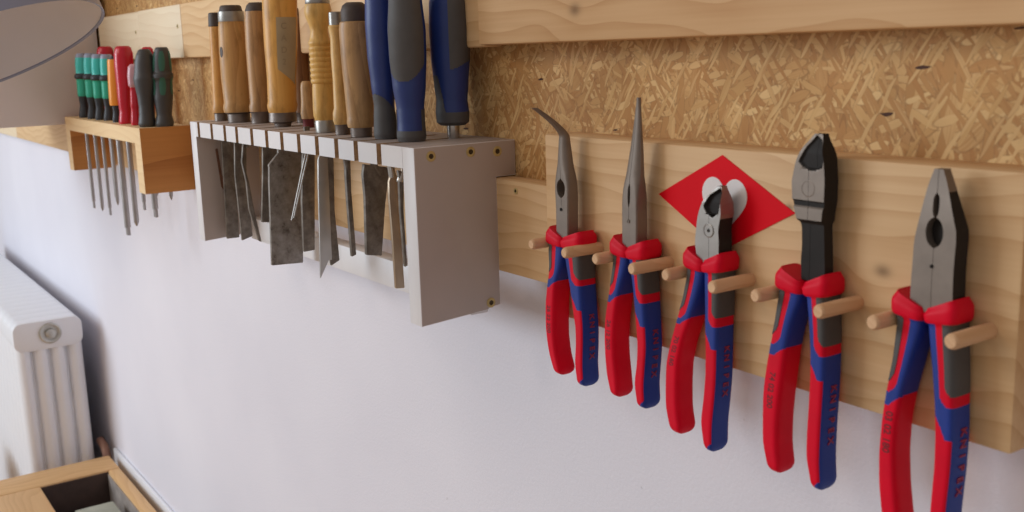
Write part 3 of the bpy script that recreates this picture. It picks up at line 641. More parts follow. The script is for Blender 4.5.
def pliers(key, label, k, number):
    P = PLIERS[key]; L, R = P['left'], P['right']
    root = thing('pliers', label, 'pliers', ((L[0][2]+R[0][1])/2, -.011, -.1383), 'red and blue pliers on the pegs')
    ZT = {'bent': -.1288, 'long': -.1263, 'side': -.1246, 'lever': -.1253, 'combi': -.1257}[key]
    Z = {'bent': (.0305,.0355,.036,.0415,.053), 'long': (.032,.038,.037,.0425,.054), 'side': (.037,.0423,.0405,.045,.0567),
         'lever': (.036,.0415,.0425,.0455,.0555), 'combi': (.0445,.0495,.051,.053,.066)}[key]
    grip(root, L, -1, k, ZT, Z, number)
    grip(root, R, 1, k, ZT, Z)
    H = P['head']; HF = -.0170
    zt, zb = H[0][0], H[-1][0]
    if key in ('bent', 'long'):
        hole = P['hole']
        if key == 'bent':
            # the tip bends out towards the room
            T = P['tip']; xc = P['tipx']; w0 = (H[0][2]-H[0][1])/2; H = [(T[0][1], xc-.0013, xc+.0013), (T[0][1]-.004, xc-.0022, xc+.0022), (T[1][1], xc-.0031, xc+.0029)] + H; zt = H[0][0]
            zbend = T[2][1]
            def mid(z): return -.0118 - (max(0, z-zbend+.004)**1.35)*4.6
            def hd(z): return .0050*(1-sstep(-.085, -.040, z)*.52)
        else:
            def mid(z): return -.0118
            def hd(z): return .0050*(1-sstep(-.10, zt, z)*.72)
        zj = -.098 if key == 'bent' else -.1005
        nn = lambda z: 2.4 + 10*sstep(zj+.02, zj-.012, z)
        fr, bk = rounded(nn, mid, hd)
        rr = (hole[2]-hole[3])/2
        ww = (.30 if key == 'bent' else .075)
        uh = (hole[0]-interp(H, hole[1], 1))/(interp(H, hole[1], 2)-interp(H, hole[1], 1))
        def gap(z):
            t = (z-hole[1])/rr
            return .012 + (ww*math.sqrt(max(0, 1-t*t)) if abs(t) < 1 else 0)
        jaw(root, H, lambda z: 0, lambda z: .5-gap(z) if z > zj-.012 else .499, fr, bk, [m_steel], lambda c, kd: 0, nz=90)
        jaw(root, H, lambda z: .5+gap(z) if z > zj-.012 else .501, lambda z: 1, fr, bk, [m_steel], lambda c, kd: 0, nz=90)
        bm = bmesh.new(); box(bm, hole[0]-.0035, hole[0]+.0045, -.0118, -.009, hole[3]-.002, hole[2]+.002); obj('hole_shade', bm, m_black, root)  # dark plate added inside the jaws to stand in for shade in the hole
        xm = (interp(H, -.11, 1)+interp(H, -.11, 2))/2
        rivet(root, xm, hole[3]-.0085 if key == 'bent' else hole[3]-.010, .0012, HF+.0001, m_black if key == 'bent' else m_steel)
    elif key == 'combi':
        hole = P['hole']; sl = P['slot']; rx, rz = .0047, .0073
        def dep(z): return .0105*(1-.34*sstep(-.095, zt, z))
        fr = lambda u, z, x: HF + .0012*sstep(-.09, zt, z)
        bk = lambda u, z, x: HF + dep(z)
        def xs(z): return (interp(H, z, 1)+interp(H, z, 2))/2 if z < hole[1]-rz else hole[0]
        def us(z): return (hole[0]-interp(H, z, 1))/(interp(H, z, 2)-interp(H, z, 1)) if z > -.105 else .5
        def gap(z):
            w = .00012
            t = (z-hole[1])/rz
            if abs(t) < 1: w = max(w, rx*math.sqrt(1-t*t))
            t = (z-sl[1])/.0062
            if abs(t) < 1: w = max(w, .0017*(1-t**4))
            return w/(interp(H, z, 2)-interp(H, z, 1))
        mf = lambda c, kd: 1 if kd == 'right' and c.x > hole[0]+.006 else 0
        jaw(root, H, lambda z: 0, lambda z: us(z)-gap(z), fr, bk, [m_steel, m_black], mf, nz=110)
        jaw(root, H, lambda z: us(z)+gap(z), lambda z: 1, fr, bk, [m_steel, m_black], mf, nz=110)
        bm = bmesh.new(); box(bm, hole[0]-.005, hole[0]+.005, -.0118, -.009, hole[1]-.0075, sl[1]+.005); obj('hole_shade', bm, m_black, root)  # black plate added so the hole and slot look shaded inside
        rivet(root, hole[0]-.0005, hole[1]-.0165, .0009, HF, m_black)
    else:
        rec = P['rec']; pv = P['pivot']; zrb = min(p[1] for p in rec)
        zr = zt-zrb
        def usplit(z):
            if z > zrb+.002: xs = rec[0][0]+ (.0012 if key == 'lever' else .0012) + (zt-z)*.06
            else: xs = pv[0]
            return (xs-interp(H, z, 1))/max(1e-5, interp(H, z, 2)-interp(H, z, 1))
        def fr(u, z, x):
            y = HF + .0030*sstep(zt-zr*.55, zt, z)
            if inside(rec, x, z): y += (.0028 if key == 'side' else .0014)*sstep(0, .0014, poly_dist(rec, x, z))
            if key == 'lever':
                if z < -.094: y += .0026*sstep(-.094, -.0965, z)          # thinner shank
                if -.0868 < z < -.0836: y += .0008
            return y
        def bk(u, z, x): return HF + .0112 - .0034*sstep(zt-zr*.6, zt, z) - (.0015*sstep(-.094, -.097, z) if key == 'lever' else 0)
        shank = -.094 if key == 'lever' else -.135
        def mf(c, kd):
            if kd in ('left',): return 1
            if kd == 'right': return 2 if (key == 'side' and c.z > zrb) else 1
            if kd == 'front':
                if c.z < shank: return 1
                if key == 'lever' and -.0868 < c.z < -.0836: return 1
                if inside(rec, c.x, c.z): return 1
                return 0
            return 1
        mats = [m_polish if key == 'side' else m_steel, m_black, m_polish]
        jaw(root, H, lambda z: 0, lambda z: max(.12, min(.88, usplit(z)))-.006, fr, bk, mats, mf, nz=100, nu=40)
        jaw(root, H, lambda z: max(.12, min(.88, usplit(z)))+.006, lambda z: 1, fr, bk, mats, mf, nz=100, nu=30)
        rivet(root, pv[0], pv[1], .0042 if key == 'side' else .0046, HF if key == 'side' else HF+.00035, m_polish if key == 'side' else m_steel)
    return root

pliers('bent', 'bent-nose pliers with curved steel tip, hanging beside the chisel rack', 1.0, '26 22 200')
pliers('long', 'long straight needle-nose pliers hanging left of the red diamond card', 1.0, '26 12 200')
pliers('side', 'short diagonal cutters hanging in front of the red diamond card', .98, '70 02 160')
pliers('lever', 'long-necked black and grey diagonal cutters, right of the red card', 1.05, '74 02 200')
pliers('combi', 'blunt combination pliers with round hole in jaws, nearest the board end', 1.08, '03 02 180')

# ------------------------------------------------------------------ chisel rack
RT, RB = -.0715, -.0885
rack = thing('chisel_rack', 'white slotted rack on the wall with chisels hanging in it', 'rack', (-.97, .0075, -.21))
def end_panel(x0, x1):
    bm = bmesh.new()
    prof = [(-.068, RT), (.0265, RT), (.0265, -.1005), (.0075, -.1005), (.0075, -.207), (-.004, -.2085), (-.004, -.2095), (-.068, -.2135)]
    prism(bm, prof, lambda u, v, w: (w, u, v), x0, x1)
    bmesh.ops.recalc_face_normals(bm, faces=bm.faces)
    for f in bm.faces: f.material_index = 0 if f.normal.y < -.9 and f.calc_center_median().y < -.05 else 1
    return obj('end_panel', bm, [m_white, m_panel], rack, bevel=.0006)
end_panel(-.7254, -.7067); lp = end_panel(-1.2478, -1.2295)
bm = bmesh.new(); prism(bm, [(-.0465,-.105), (-.0435,-.104), (-.041,-.135), (-.0375,-.150), (-.0395,-.156), (-.043,-.150), (-.0445,-.13)], lambda u, v, w: (w, u, v), -1.2296, -1.2291)
st = obj('rust_stain', bm, plain('rust_brown', rgb(120,84,66), .8, 0, .3, 120), lp)
SLOT = [-1.2173, -1.172, -1.129, -1.092, -1.048, -1.007, -.968, -.927, -.886, -.845, -.8066, -.7646]
bm = bmesh.new(); sw = .0041
edges = [-1.2295] + [q for s in SLOT for q in (s-sw, s+sw)] + [-.7254]
for a, b in zip(edges[0::2], edges[1::2]):
    for f in box(bm, a, b, -.068, .012, RB, RT): pass
box(bm, -1.2295, -.7254, .012, .0265, RB, RT)
bmesh.ops.remove_doubles(bm, verts=bm.verts, dist=1e-6); bmesh.ops.recalc_face_normals(bm, faces=bm.faces)
for f in bm.faces:
    c = f.calc_center_median()
    if abs(f.normal.x) > .9 and -1.229 < c.x < -.726: f.material_index = 1
    if f.normal.y < -.9 and c.y > 0: f.material_index = 1
    if f.normal.z > .9: f.material_index = 2
obj('slotted_top', bm, [m_white, m_raw, m_panel], rack)
bm = bmesh.new(); box(bm, -1.2295, -.7254, -.0105, .007, -.2172, -.191); obj('bottom_rail', bm, m_white, rack, bevel=.0006)
for y, z in ((-.053, -.0790), (-.0165, -.0783), (.009, -.0799), (-.002, -.204)): screw(rack, -.7067, y, z, 'x', .0042)

def chisel(key, label, mat, ferr=None, cap=None, hoop=None, blade=None, bmat=None, thick=.004, lean=0):
    x, y, prof = CHIS[key]
    z0 = prof[0][0]; base = RT+.0004
    p = [(base + (z-z0)*(1 if z > z0+.02 else 1), r) for z, r in prof]
    p = [((z if z > base+.02 else base + (z-base)), r) for z, r in p]
    root = thing('chisel', label, 'chisel', (x, y, RT), 'chisels in the white rack')
    # split the turned profile: ferrule (bottom), handle, hoop, cap (top)
    lo, hi = 0, len(p)
    if ferr: bmx = bmesh.new(); lathe(bmx, p[:ferr[0]], x, y, lean=lean); obj('ferrule', bmx, ferr[1], root); lo = ferr[0]-1
    if cap: bmx = bmesh.new(); lathe(bmx, p[cap[0]:], x, y, lean=lean); obj('cap', bmx, cap[1], root, sharp=50); hi = cap[0]+1
    if hoop:
        a, b, m = hoop; bmx = bmesh.new(); pr = [(z, r*1.015) for z, r in p[a:b]]; lathe(bmx, pr, x, y, lean=lean); obj('hoop', bmx, m, root)
    bmx = bmesh.new(); lathe(bmx, p[lo:hi], x, y, 36, lean)
    hd = obj('handle', bmx, mat, root, sharp=50)
    pts = BLADES.get(blade)
    if pts:
        bmx = bmesh.new(); ztop = max(q[1] for q in pts); yc = [q[0] for q in pts if q[1] > ztop-.006]; yc = sum(yc)/len(yc)
        prism(bmx, pts, lambda u, v, w: (w, u, v), x-thick/2, x+thick/2)
        bl = obj('blade', bmx, bmat, root, bevel=min(.0009, thick*.3))
        bmx = bmesh.new(); tube(bmx, [(x, y, base+.001), (x, y*.6+yc*.4, RB), (x, yc, ztop-.012)], [.0031, .003, .003], 10); obj('tang', bmx, bmat, root)
    return root, hd, p, x, y

chisel('h1', 'thin honey-coloured chisel handle at far left end of the white rack', m_h1, (3, m_ferr), (7, m_cap), blade='h1', bmat=m_blade, lean=.025)
r, hd, p, x, y = chisel('h2', 'stout old wooden chisel handle with bright steel hoop and dark top', m_h2, (3, m_ferr), (10, m_cap), (8, 11, m_ring), 'h2', m_blade)
# dark oval mark
bm = bmesh.new(); cx = x+.0152*math.cos(-.95); 
for i in range(1):
    pts = [(.0026*math.cos(2*PI*q/24), .0058*math.sin(2*PI*q/24)) for q in range(24)]
    def pl(u, v, w): 
        a = -1.35 + u/.0152; return (x+(.0150+w)*math.cos(a), y+(.0150+w)*math.sin(a), .0075+v)
    prism(bm, pts, pl, .0, .0016)
o = obj('mark', bm, m_cap, hd); o['label'] = 'small dark oval mark'
chisel('h3', 'dark brown wooden chisel handle with blackened top, beside the hooped one', m_h3, (3, m_ferr), (8, m_cap), blade='h3', bmat=m_blade, thick=.0045, lean=.038)
r, hd, p, x, y = chisel('h4', 'thickest yellow wooden chisel handle with strip of paper tape, broad mottled blade', m_h4, (4, m_ferr), None, None, 'h4', m_rusty, .0045, .048)
bm = bmesh.new(); rowsA = []
tz0, tz1 = -.028, .040
NA, NZ = 12, 14
def hr(z):
    for a, b in zip(p, p[1:]):
        if a[0] <= z <= b[0]: return a[1]+(b[1]-a[1])*(z-a[0])/(b[0]-a[0])
    return p[-1][1]
g = []
for i in range(NZ):
    row = []
    for j in range(NA):
        a = -.62 + 1.3*j/(NA-1); cut = .012*(1-j/(NA-1)) if i == 0 else 0
        z = tz0 + (tz1-tz0)*i/(NZ-1); z = z + (.016*(1-j/(NA-1)))*(1-i/(NZ-1))
        rr = hr(z)+.0005; row.append(bm.verts.new((x+rr*math.cos(a), y+.048*(z+.07)+rr*math.sin(a), z)))
    g.append(row)
for A, B in zip(g, g[1:]):
    for j in range(NA-1): bm.faces.new((A[j], A[j+1], B[j+1], B[j]))
ext = bmesh.ops.extrude_face_region(bm, geom=list(bm.faces))
for q in ext['geom']:
    if isinstance(q, bmesh.types.BMVert): q.co.x -= (q.co.x-x)*.03; q.co.y -= (q.co.y-y-.048*(q.co.z+.07))*.03
tp = obj('paper_tape', bm, m_tape, hd)
for q, chx in enumerate('CAD2'):
    zc = .031-.012*q
    def pl(u, v, w):
        a = -.2 + u/.0175; rr = hr(zc+v)+.00055+w; return (x+rr*math.cos(a), y+.048*(zc+v+.07)+rr*math.sin(a), zc+v)
    o = obj('pencil_mark', letters(chx, .0085, pl, .00012), m_pencil, tp)
chisel('h5', 'brown chisel handle with dark top standing behind the thickest yellow handle', m_h5, (3, m_ferr), (6, m_cap), blade='h5', bmat=m_blade)
chisel('h5b', 'short low chisel handle with dark red ferrule behind the ribbed handle', m_h8, (3, m_redferr), blade='h5b', bmat=m_blade, thick=.005)
r, hd, p, x, y = chisel('h6', 'pale turned chisel handle with ribbed grip and rounded knob', m_h6, (3, m_ring), (len(CHIS['h6'][2])-4, m_ring), blade=None)
b6 = BLADES['h6']
bm = bmesh.new(); prism(bm, [(-.0459,-.0859), (-.0400,-.0864), (-.0425,-.1947), (-.0458,-.1947), (-.0556,-.2113), (-.0536,-.1655), (-.0517,-.12), (-.0503,-.097)], lambda u, v, w: (w, u, v), x-.001, x+.0015)
obj('blade', bm, m_bladelight, r, bevel=.0004)
bm = bmesh.new(); prism(bm, [(-.0400,-.0864), (-.0346,-.0868), (-.0338,-.0984), (-.036,-.1467), (-.0341,-.1964), (-.0432,-.2008), (-.0445,-.19), (-.043,-.12)], lambda u, v, w: (w, u, v), x-.003, x+.001)
obj('blade', bm, m_blade, r, bevel=.0008)
bm = bmesh.new(); tube(bm, [(x, y, RT), (x, -.041, -.095)], .003, 10); obj('tang', bm, m_blade, r)
chisel('h7', 'slim cream turned chisel handle with steel ring on top, right of ribbed one', m_h7, (3, m_ferr), (len(CHIS['h7'][2])-3, m_ring), blade='h7', bmat=m_blade, thick=.005)
chisel('h8', 'worn brown wooden chisel handle with dark mushroomed top next to blue handles', m_h8, (2, m_ferr), (10, m_cap), blade='h8', bmat=m_blade, thick=.005)

def blue_chisel(key, label, blade, bmat, pad, foot, lift=0, shank=None, seg=120):
    x, y, prof = CHIS[key]; base = RT+.0004+lift
    root = thing('chisel', label, 'chisel', (x, y, RT), 'chisels in the white rack')
    # finer rows
    P = []
    zmin = prof[0][0]; prof = [(z if z > zmin+.012 else z + (base-zmin)*(1-(z-zmin)/.012), r) for z, r in prof]
    for a, b in zip(prof, prof[1:]):
        for q in range(22):
            t = q/22; s = t*t*(3-2*t)*.5 + t*.5; P.append((a[0]+(b[0]-a[0])*t, a[1]+(b[1]-a[1])*s))
    P.append(prof[-1])
    parts = {'blue': bmesh.new(), 'grey': bmesh.new()}; vm = {'blue': {}, 'grey': {}}
    def v(kk, i, j, off):
        key2 = (i, j % seg)
        if key2 not in vm[kk]:
            z, rr = P[i]; rr += off; a = 2*PI*j/seg; vm[kk][key2] = parts[kk].verts.new((x+rr*math.cos(a), y+rr*.92*math.sin(a), z))
        return vm[kk][key2]
    for i in range(len(P)-1):
        for j in range(seg):
            a = math.degrees(2*PI*(j+.5)/seg); a = a if a < 180 else a-360
            zm = (P[i][0]+P[i+1][0])/2
            parts['blue'].faces.new([v('blue', *q, 0) for q in ((i, j), (i, j+1), (i+1, j+1), (i+1, j))])
            if pad(a, zm) or foot(a, zm):
                parts['grey'].faces.new([v('grey', *q, .00035) for q in ((i, j), (i, j+1), (i+1, j+1), (i+1, j))])
    for e in (0, len(P)-1): parts['blue'].faces.new([v('blue', e, j, 0) for j in range(seg)])
    h = obj('handle', parts['blue'], m_bluegrip, root, sharp=60)
    g = parts['grey']; ext = bmesh.ops.extrude_face_region(g, geom=list(g.faces))
    for q in ext['geom']:
        if isinstance(q, bmesh.types.BMVert): q.co.x -= (q.co.x-x)*.05; q.co.y -= (q.co.y-y)*.05
    obj('grip_pad', g, m_greygrip, h, sharp=60)
    if shank: bm = bmesh.new(); lathe(bm, [(-.14, .003), (-.095, .003), (-.092, .0052), (base+.003, .0054)], x, y, 24); obj('shank', bm, m_chrome, root)
    if blade:
        pts = BLADES[blade]; bm = bmesh.new(); prism(bm, pts, lambda u, v, w: (w, u, v), x-.002, x+.002); obj('blade', bm, bmat, root, bevel=.0008)
        yc = [q[0] for q in pts if q[1] > max(p[1] for p in pts)-.004]; yc = sum(yc)/len(yc)
        bm = bmesh.new(); tube(bm, [(x, y, RT+.002), (x, y*.5+yc*.5, RB), (x, yc, max(p[1] for p in pts)-.01)], .0029, 10); obj('tang', bm, m_chrome, root)
    return root
blue_chisel('b1', 'blue and grey plastic chisel handle, leftmost of the three blue ones', 'b1', m_bladetan,
    lambda a, z: abs(a-95) < 42 and z > -.02, lambda a, z: z < -.043 - .010*math.cos(math.radians(a+80))*-1)
blue_chisel('b2', 'blue chisel handle with large grey grip panel, middle of the three blue ones', 'b2', m_blade,
    lambda a, z: abs(a+38) < 66 and z > -.0225 + .0000006*(a+50)**2*4, lambda a, z: z < -.0625 or (z < -.045 and abs(a+45) > 62))
blue_chisel('b3', 'blue and grey chisel handle raised on its bright steel shank, rightmost blue one', None, None,
    lambda a, z: (a > -36 and a < 75) and z > -.011 + .0035*math.sin(math.radians(a*2)), lambda a, z: z < -.049 + .030*sstep(-55, -85, a)*sstep(-160, -125, a), .0108, True)
# slim two-pronged tool
t = thing('pronged_tool', 'thin pale two-pronged steel tool tilted in front of the broadest blade', 'tool', (-.968, -.041, -.09))
for pr in BLADES['prongs']:
    bm = bmesh.new(); prism(bm, pr, lambda u, v, w: (w, u, v), -.9689, -.9671); obj('prong', bm, m_bladelight, t)
bm = bmesh.new(); box(bm, -.9692, -.9668, -.0445, -.0385, -.093, RT+.004); obj('holder', bm, m_blade, t, bevel=.0005)

# ------------------------------------------------------------------ screwdriver rack
ST = -.0905; SX0, SX1 = -1.954, -1.487
sr = thing('screwdriver_rack', 'pale wooden screwdriver rack with orange-brown side, left of the white rack', 'rack', (-1.72, .0075, -.18))
def panel(nm, x0, x1, y0, y1, z0, z1):
    bm = bmesh.new(); fs = box(bm, x0, x1, y0, y1, z0, z1); bmesh.ops.recalc_face_normals(bm, faces=bm.faces)
    for f in bm.faces: f.material_index = 1 if abs(f.normal.x) > .9 else 0
    return obj(nm, bm, [m_sdrack, m_sdside], sr)
panel('top_board', SX0, SX1, -.0634, .0072, ST-.022, ST)
panel('side_board', SX0, SX0+.03, -.0634, .0072, -.182, ST-.022); panel('side_board', SX1-.03, SX1, -.0634, .0072, -.182, ST-.022)

def driver(key, label, zones, tip='flat', rs=.66, seg=28, flutes=0, spot=None):
    x, y, prof, (ze, rsh) = SCREW[key]
    z0 = prof[0][0]; pr = [(ST + .0004 + (z-z0)*(prof[-1][0]-ST-.0004)/(prof[-1][0]-z0), r) for z, r in prof]
    P = []
    for a, b in zip(pr, pr[1:]):
        for q in range(4): P.append((a[0]+(b[0]-a[0])*q/4, a[1]+(b[1]-a[1])*q/4))
    P.append(pr[-1]); H = P[-1][0]-P[0][0]
    root = thing('screwdriver', label, 'screwdriver', (x, y, ST), 'screwdrivers in the wooden rack')
    mats = []
    bm = bmesh.new(); rows = []
    for z, r in P:
        yl = y + .05*(z-ST)
        rows.append([bm.verts.new((x+r*(1+.05*flutes*math.cos(6*2*PI*i/seg))*math.cos(2*PI*i/seg), yl+r*(1+.05*flutes*math.cos(6*2*PI*i/seg))*math.sin(2*PI*i/seg), z)) for i in range(seg)])
    names = [m for _, m in zones]
    for n_, (A, B) in enumerate(zip(rows, rows[1:])):
        t = ((P[n_][0]+P[n_+1][0])/2-P[0][0])/H
        for i in range(seg):
            f = bm.faces.new((A[i], A[(i+1) % seg], B[(i+1) % seg], B[i]))
            mi = 0
            for q, (lim, m) in enumerate(zones):
                if t <= lim: mi = q; break
            f.material_index = mi
    f = bm.faces.new(rows[0][::-1]); f = bm.faces.new(rows[-1]); f.material_index = len(zones)-1
    h = obj('handle', bm, names, root, sharp=50)
    if spot:
        for (t0, t1, m) in spot:
            for a0 in (-.33, -1.55, .95):
                bm = bmesh.new(); g = []
                for i in range(10):
                    z = P[0][0]+H*(t0+(t1-t0)*i/9); rr = interp([(q[0], q[1]) for q in P[::-1]], z, 1)+.0004
                    wv = .36*math.sin(PI*(i+.6)/10.2)**.35
                    g.append([bm.verts.new((x+rr*math.cos(a0+wv*(j-3)/3), y+.05*(z-ST)+rr*math.sin(a0+wv*(j-3)/3), z)) for j in range(7)])
                for A, B in zip(g, g[1:]):
                    for j in range(6): bm.faces.new((A[j], A[j+1], B[j+1], B[j]))
                ext = bmesh.ops.extrude_face_region(bm, geom=list(bm.faces))
                for q in ext['geom']:
                    if isinstance(q, bmesh.types.BMVert): q.co.x -= (q.co.x-x)*.07; q.co.y -= (q.co.y-y-.05*(q.co.z-ST))*.07
                obj('grip_inset', bm, m, h)
    rs_ = rsh*rs
    bm = bmesh.new()
    if tip == 'flat':
        lathe(bm, [(ze+.012, rs_*1.0), (ST+.001, rs_)], x, y, 16)
        o1 = [(-1, .0), (1, .0)]
        prism(bm, [(-rs_*1.15, ze), (rs_*1.15, ze), (rs_*1.15, ze+.006), (rs_, ze+.013), (-rs_, ze+.013), (-rs_*1.15, ze+.006)], lambda u, v, w: (x+u, y+w, v), -rs_*.45, rs_*.45)
    else:
        lathe(bm, [(ze, rs_*.25), (ze+.006, rs_*.9), (ze+.01, rs_), (ST+.001, rs_)], x, y, 16)
    obj('shaft', bm, m_shaft, root)
    return root
gz = [(.33, m_sdblack), (.60, m_green), (.70, m_sdblack), (.93, m_teal), (1, m_rim)]
sp = None
driver('g1', 'leftmost of the four teal and black screwdrivers in the wooden rack', gz, 'flat', spot=sp, flutes=.4)
driver('g2', 'second teal and black screwdriver from the left end of wooden rack', gz, 'cross', spot=sp, flutes=.4)
driver('g3', 'third teal and black screwdriver from the left end of wooden rack', gz, 'flat', spot=sp, flutes=.4)
driver('g4', 'teal and black screwdriver right beside the orange screwdriver', gz, 'cross', spot=sp, flutes=.4)
driver('orange', 'orange screwdriver with a black foot, in the middle of the row', [(.255, m_sdblack), (.955, m_orange), (1, m_sdblack)], 'flat', flutes=.5)
driver('redback', 'red screwdriver mostly hidden behind the teal and orange ones', [(1, m_crimson)], 'cross')
driver('red', 'large bright red screwdriver standing between orange and charcoal ones', [(1, m_crimson)], 'cross', flutes=.3)
driver('clear', 'small red and clear-topped screwdriver between the large red and charcoal ones', [(.62, m_crimson), (1, m_pinkc)], 'flat', flutes=.8)
driver('black', 'plain charcoal screwdriver at the front right corner of the wooden rack', [(1, m_charcoal)], 'flat')
driver('redfar', 'red screwdriver of which only the top shows behind the charcoal one', [(1, m_crimson)], 'cross')
driver('dark', 'large black and dark green screwdriver at right end of wooden rack', [(1, m_charcoal)], 'cross', spot=[(.40, .62, m_dgreen), (.70, .95, m_dgreen)])

# ------------------------------------------------------------------ grey cabinet at the far left
cab = thing('wall_cabinet', 'grey-white wall cabinet whose bare side stands behind the screwdrivers', 'cabinet', (-2.2, .0075, -.104))
bm = bmesh.new(); box(bm, -1.985, -1.965, -.36, .007, -.104, .62); obj('side_panel', bm, m_cab, cab, bevel=.001)
bm = bmesh.new(); box(bm, -2.50, -2.48, -.36, .007, -.104, .62); obj('side_panel', bm, m_cab, cab, bevel=.001)
bm = bmesh.new(); box(bm, -2.48, -1.985, -.36, .007, -.092, -.074); obj('bottom_board', bm, m_cab, cab)
bm = bmesh.new(); box(bm, -2.48, -1.985, -.36, .007, .602, .62); obj('top_board', bm, m_cab, cab)
bm = bmesh.new(); box(bm, -2.48, -1.985, -.001, .007, -.074, .602); obj('back_board', bm, m_cab, cab)
d = bm = bmesh.new(); box(bm, -2.499, -1.966, -.38, -.362, -.10, .616); d = obj('door', bm, m_cab, cab, bevel=.002)
bm = bmesh.new(); tube(bm, [(-2.05, -.38, .1), (-2.05, -.40, .1), (-2.05, -.40, .2), (-2.05, -.38, .2)], .004, 10); obj('handle', bm, m_chrome, d)

# ------------------------------------------------------------------ lamp
lamp = thing('bench_lamp', 'large round grey lamp shade tilted at the top left corner', 'lamp', LAMP_C)
def lamp_geo():
    C = Vector(LAMP_C); n = Vector(LAMP_N).normalized(); a = n.orthogonal().normalized(); b = n.cross(a); Rr = LAMP_R
    seg = 72
    def ring(bm, r, h): return [bm.verts.new(C + n*h + r*(math.cos(2*PI*i/seg)*a + math.sin(2*PI*i/seg)*b)) for i in range(seg)]
    def skin(bm, prof, close=False):
        rows = [ring(bm, r, h) for r, h in prof]
        pairs = list(zip(rows, rows[1:])) + ([(rows[-1], rows[0])] if close else [])
        for A, B in pairs:
            for i in range(seg): bm.faces.new((A[i], A[(i+1) % seg], B[(i+1) % seg], B[i]))
    bm = bmesh.new()
    outer = [(Rr, 0), (Rr*.97, -.018), (Rr*.85, -.042), (Rr*.62, -.066), (Rr*.36, -.082), (.026, -.09)]
    inner = [(.024, -.086), (Rr*.35, -.078), (Rr*.61, -.062), (Rr*.835, -.039), (Rr*.955, -.016), (Rr*.985, 0)]
    skin(bm, outer+inner, True)
    obj('shade', bm, m_shade, lamp)
    bm = bmesh.new(); skin(bm, [(Rr*1.006, .002), (Rr*1.008, -.012), (Rr*.992, -.012), (Rr*.988, .001)], True); obj('rim', bm, m_rim, lamp)
    bm = bmesh.new(); skin(bm, [(.001, -.03), (.012, -.032), (.02, -.045), (.02, -.055), (.012, -.08), (.001, -.082)], False); obj('bulb', bm, m_bulb, lamp)
    bm = bmesh.new(); skin(bm, [(.001, -.078), (.022, -.079), (.024, -.092), (.024, -.13), (.015, -.14), (.001, -.14)], False); obj('socket', bm, m_rim, lamp)
    p = C - n*.135
    bm = bmesh.new(); tube(bm, [p, p+Vector((-.03, -.01, .06)), p+Vector((-.04, -.015, .14)), Vector((p.x-.04, p.y-.015, 1.2))], .008, 12); obj('arm', bm, m_rim, lamp)
lamp_geo()

# ------------------------------------------------------------------ radiator
RXE, RY0, RY1, RZT, RZB = -2.345, -.134, .004, -.533, -1.45
rad = thing('radiator', 'white column radiator standing against the wall at the left edge', 'radiator', (RXE-.5, -.065, RZB))
first = None
bm = bmesh.new(); sl = .046
x0, x1 = RXE-sl+.0004, RXE
cols = [RY0+.017+i*(RY1-RY0-.034)/3 for i in range(4)]
for cy in cols:
    rows = []
    for z in (RZB+.03, RZT-.05):
        rows.append([bm.verts.new(((x0+x1)/2+(sl/2-.0006)*math.cos(2*PI*i/16), cy+.0162*math.sin(2*PI*i/16), z)) for i in range(16)])
    for i in range(16): bm.faces.new((rows[0][i], rows[0][(i+1) % 16], rows[1][(i+1) % 16], rows[1][i]))
for za, zb in ((RZT-.062, RZT), (RZB, RZB+.06)):
    prof = []
    for (cy, cz, a0) in ((RY1-.018, zb-.018, 0), (RY0+.018, zb-.018, 90), (RY0+.018, za+.018, 180), (RY1-.018, za+.018, 270)):
        for q in range(6): a = math.radians(a0+q*18); prof.append((cy+.018*math.cos(a), cz+.018*math.sin(a)))
    prism(bm, prof, lambda u, v, w: (w, u, v), x0, x1)
# thin web between the columns
box(bm, (x0+x1)/2-.006, (x0+x1)/2+.006, RY0+.017, RY1-.017, RZB+.05, RZT-.05)
first = obj('section', bm, m_rad, rad, bevel=.0015, sharp=45)
for i in range(1, 26):
    c = first.copy(); COL.objects.link(c); c.parent = rad; c.location = (-sl*i, 0, 0)
bm = bmesh.new(); rows = []
for r, h in ((.0225, 0), (.0225, .004), (.0195, .006), (.0155, .005), (.0155, .002), (.011, .002), (.0095, .009), (.007, .010), (.001, .010)):
    rows.append([bm.verts.new((RXE+h, -.0615+r*math.cos(2*PI*i/28), -.561+r*math.sin(2*PI*i/28))) for i in range(28)])
for A, B in zip(rows, rows[1:]):
    for i in range(28): bm.faces.new((A[i], A[(i+1) % 28], B[(i+1) % 28], B[i]))
bm.faces.new(rows[0]); p = obj('end_plug', bm, plain('nickel', rgb(190,188,182), .35, .6, .1, 80), rad); p['label'] = 'round metal end plug'
for fx in (-.1, -1.05):
    for fy in (RY0+.03, RY1-.03):
        bm = bmesh.new(); lathe(bm, [(-CAM_H, .02), (-CAM_H+.02, .014), (RZB+.01, .014)], RXE+fx, fy, 16); obj('foot', bm, m_rad, rad)

bm = bmesh.new(); tube(bm, [(-2.33, .022, -.90), (-2.33, .022, -.855), (-2.345, .022, -.835), (-2.37, .02, -.83)], .009, 12)
bm2 = bm
tag(obj('heating_pipe', bm2, m_pipe, None, (-2.33, .022, -.90)), 'small brown pipe bend between radiator and wall', 'pipe')
bm = bmesh.new(); box(bm, -2.318, -.6, .034, WALL, -.93, -.835)
tag(obj('cable_duct', bm, m_duct, None, (-1.5, .03, -.93), bevel=.003), 'white duct along the wall behind the workbench edge', 'duct')

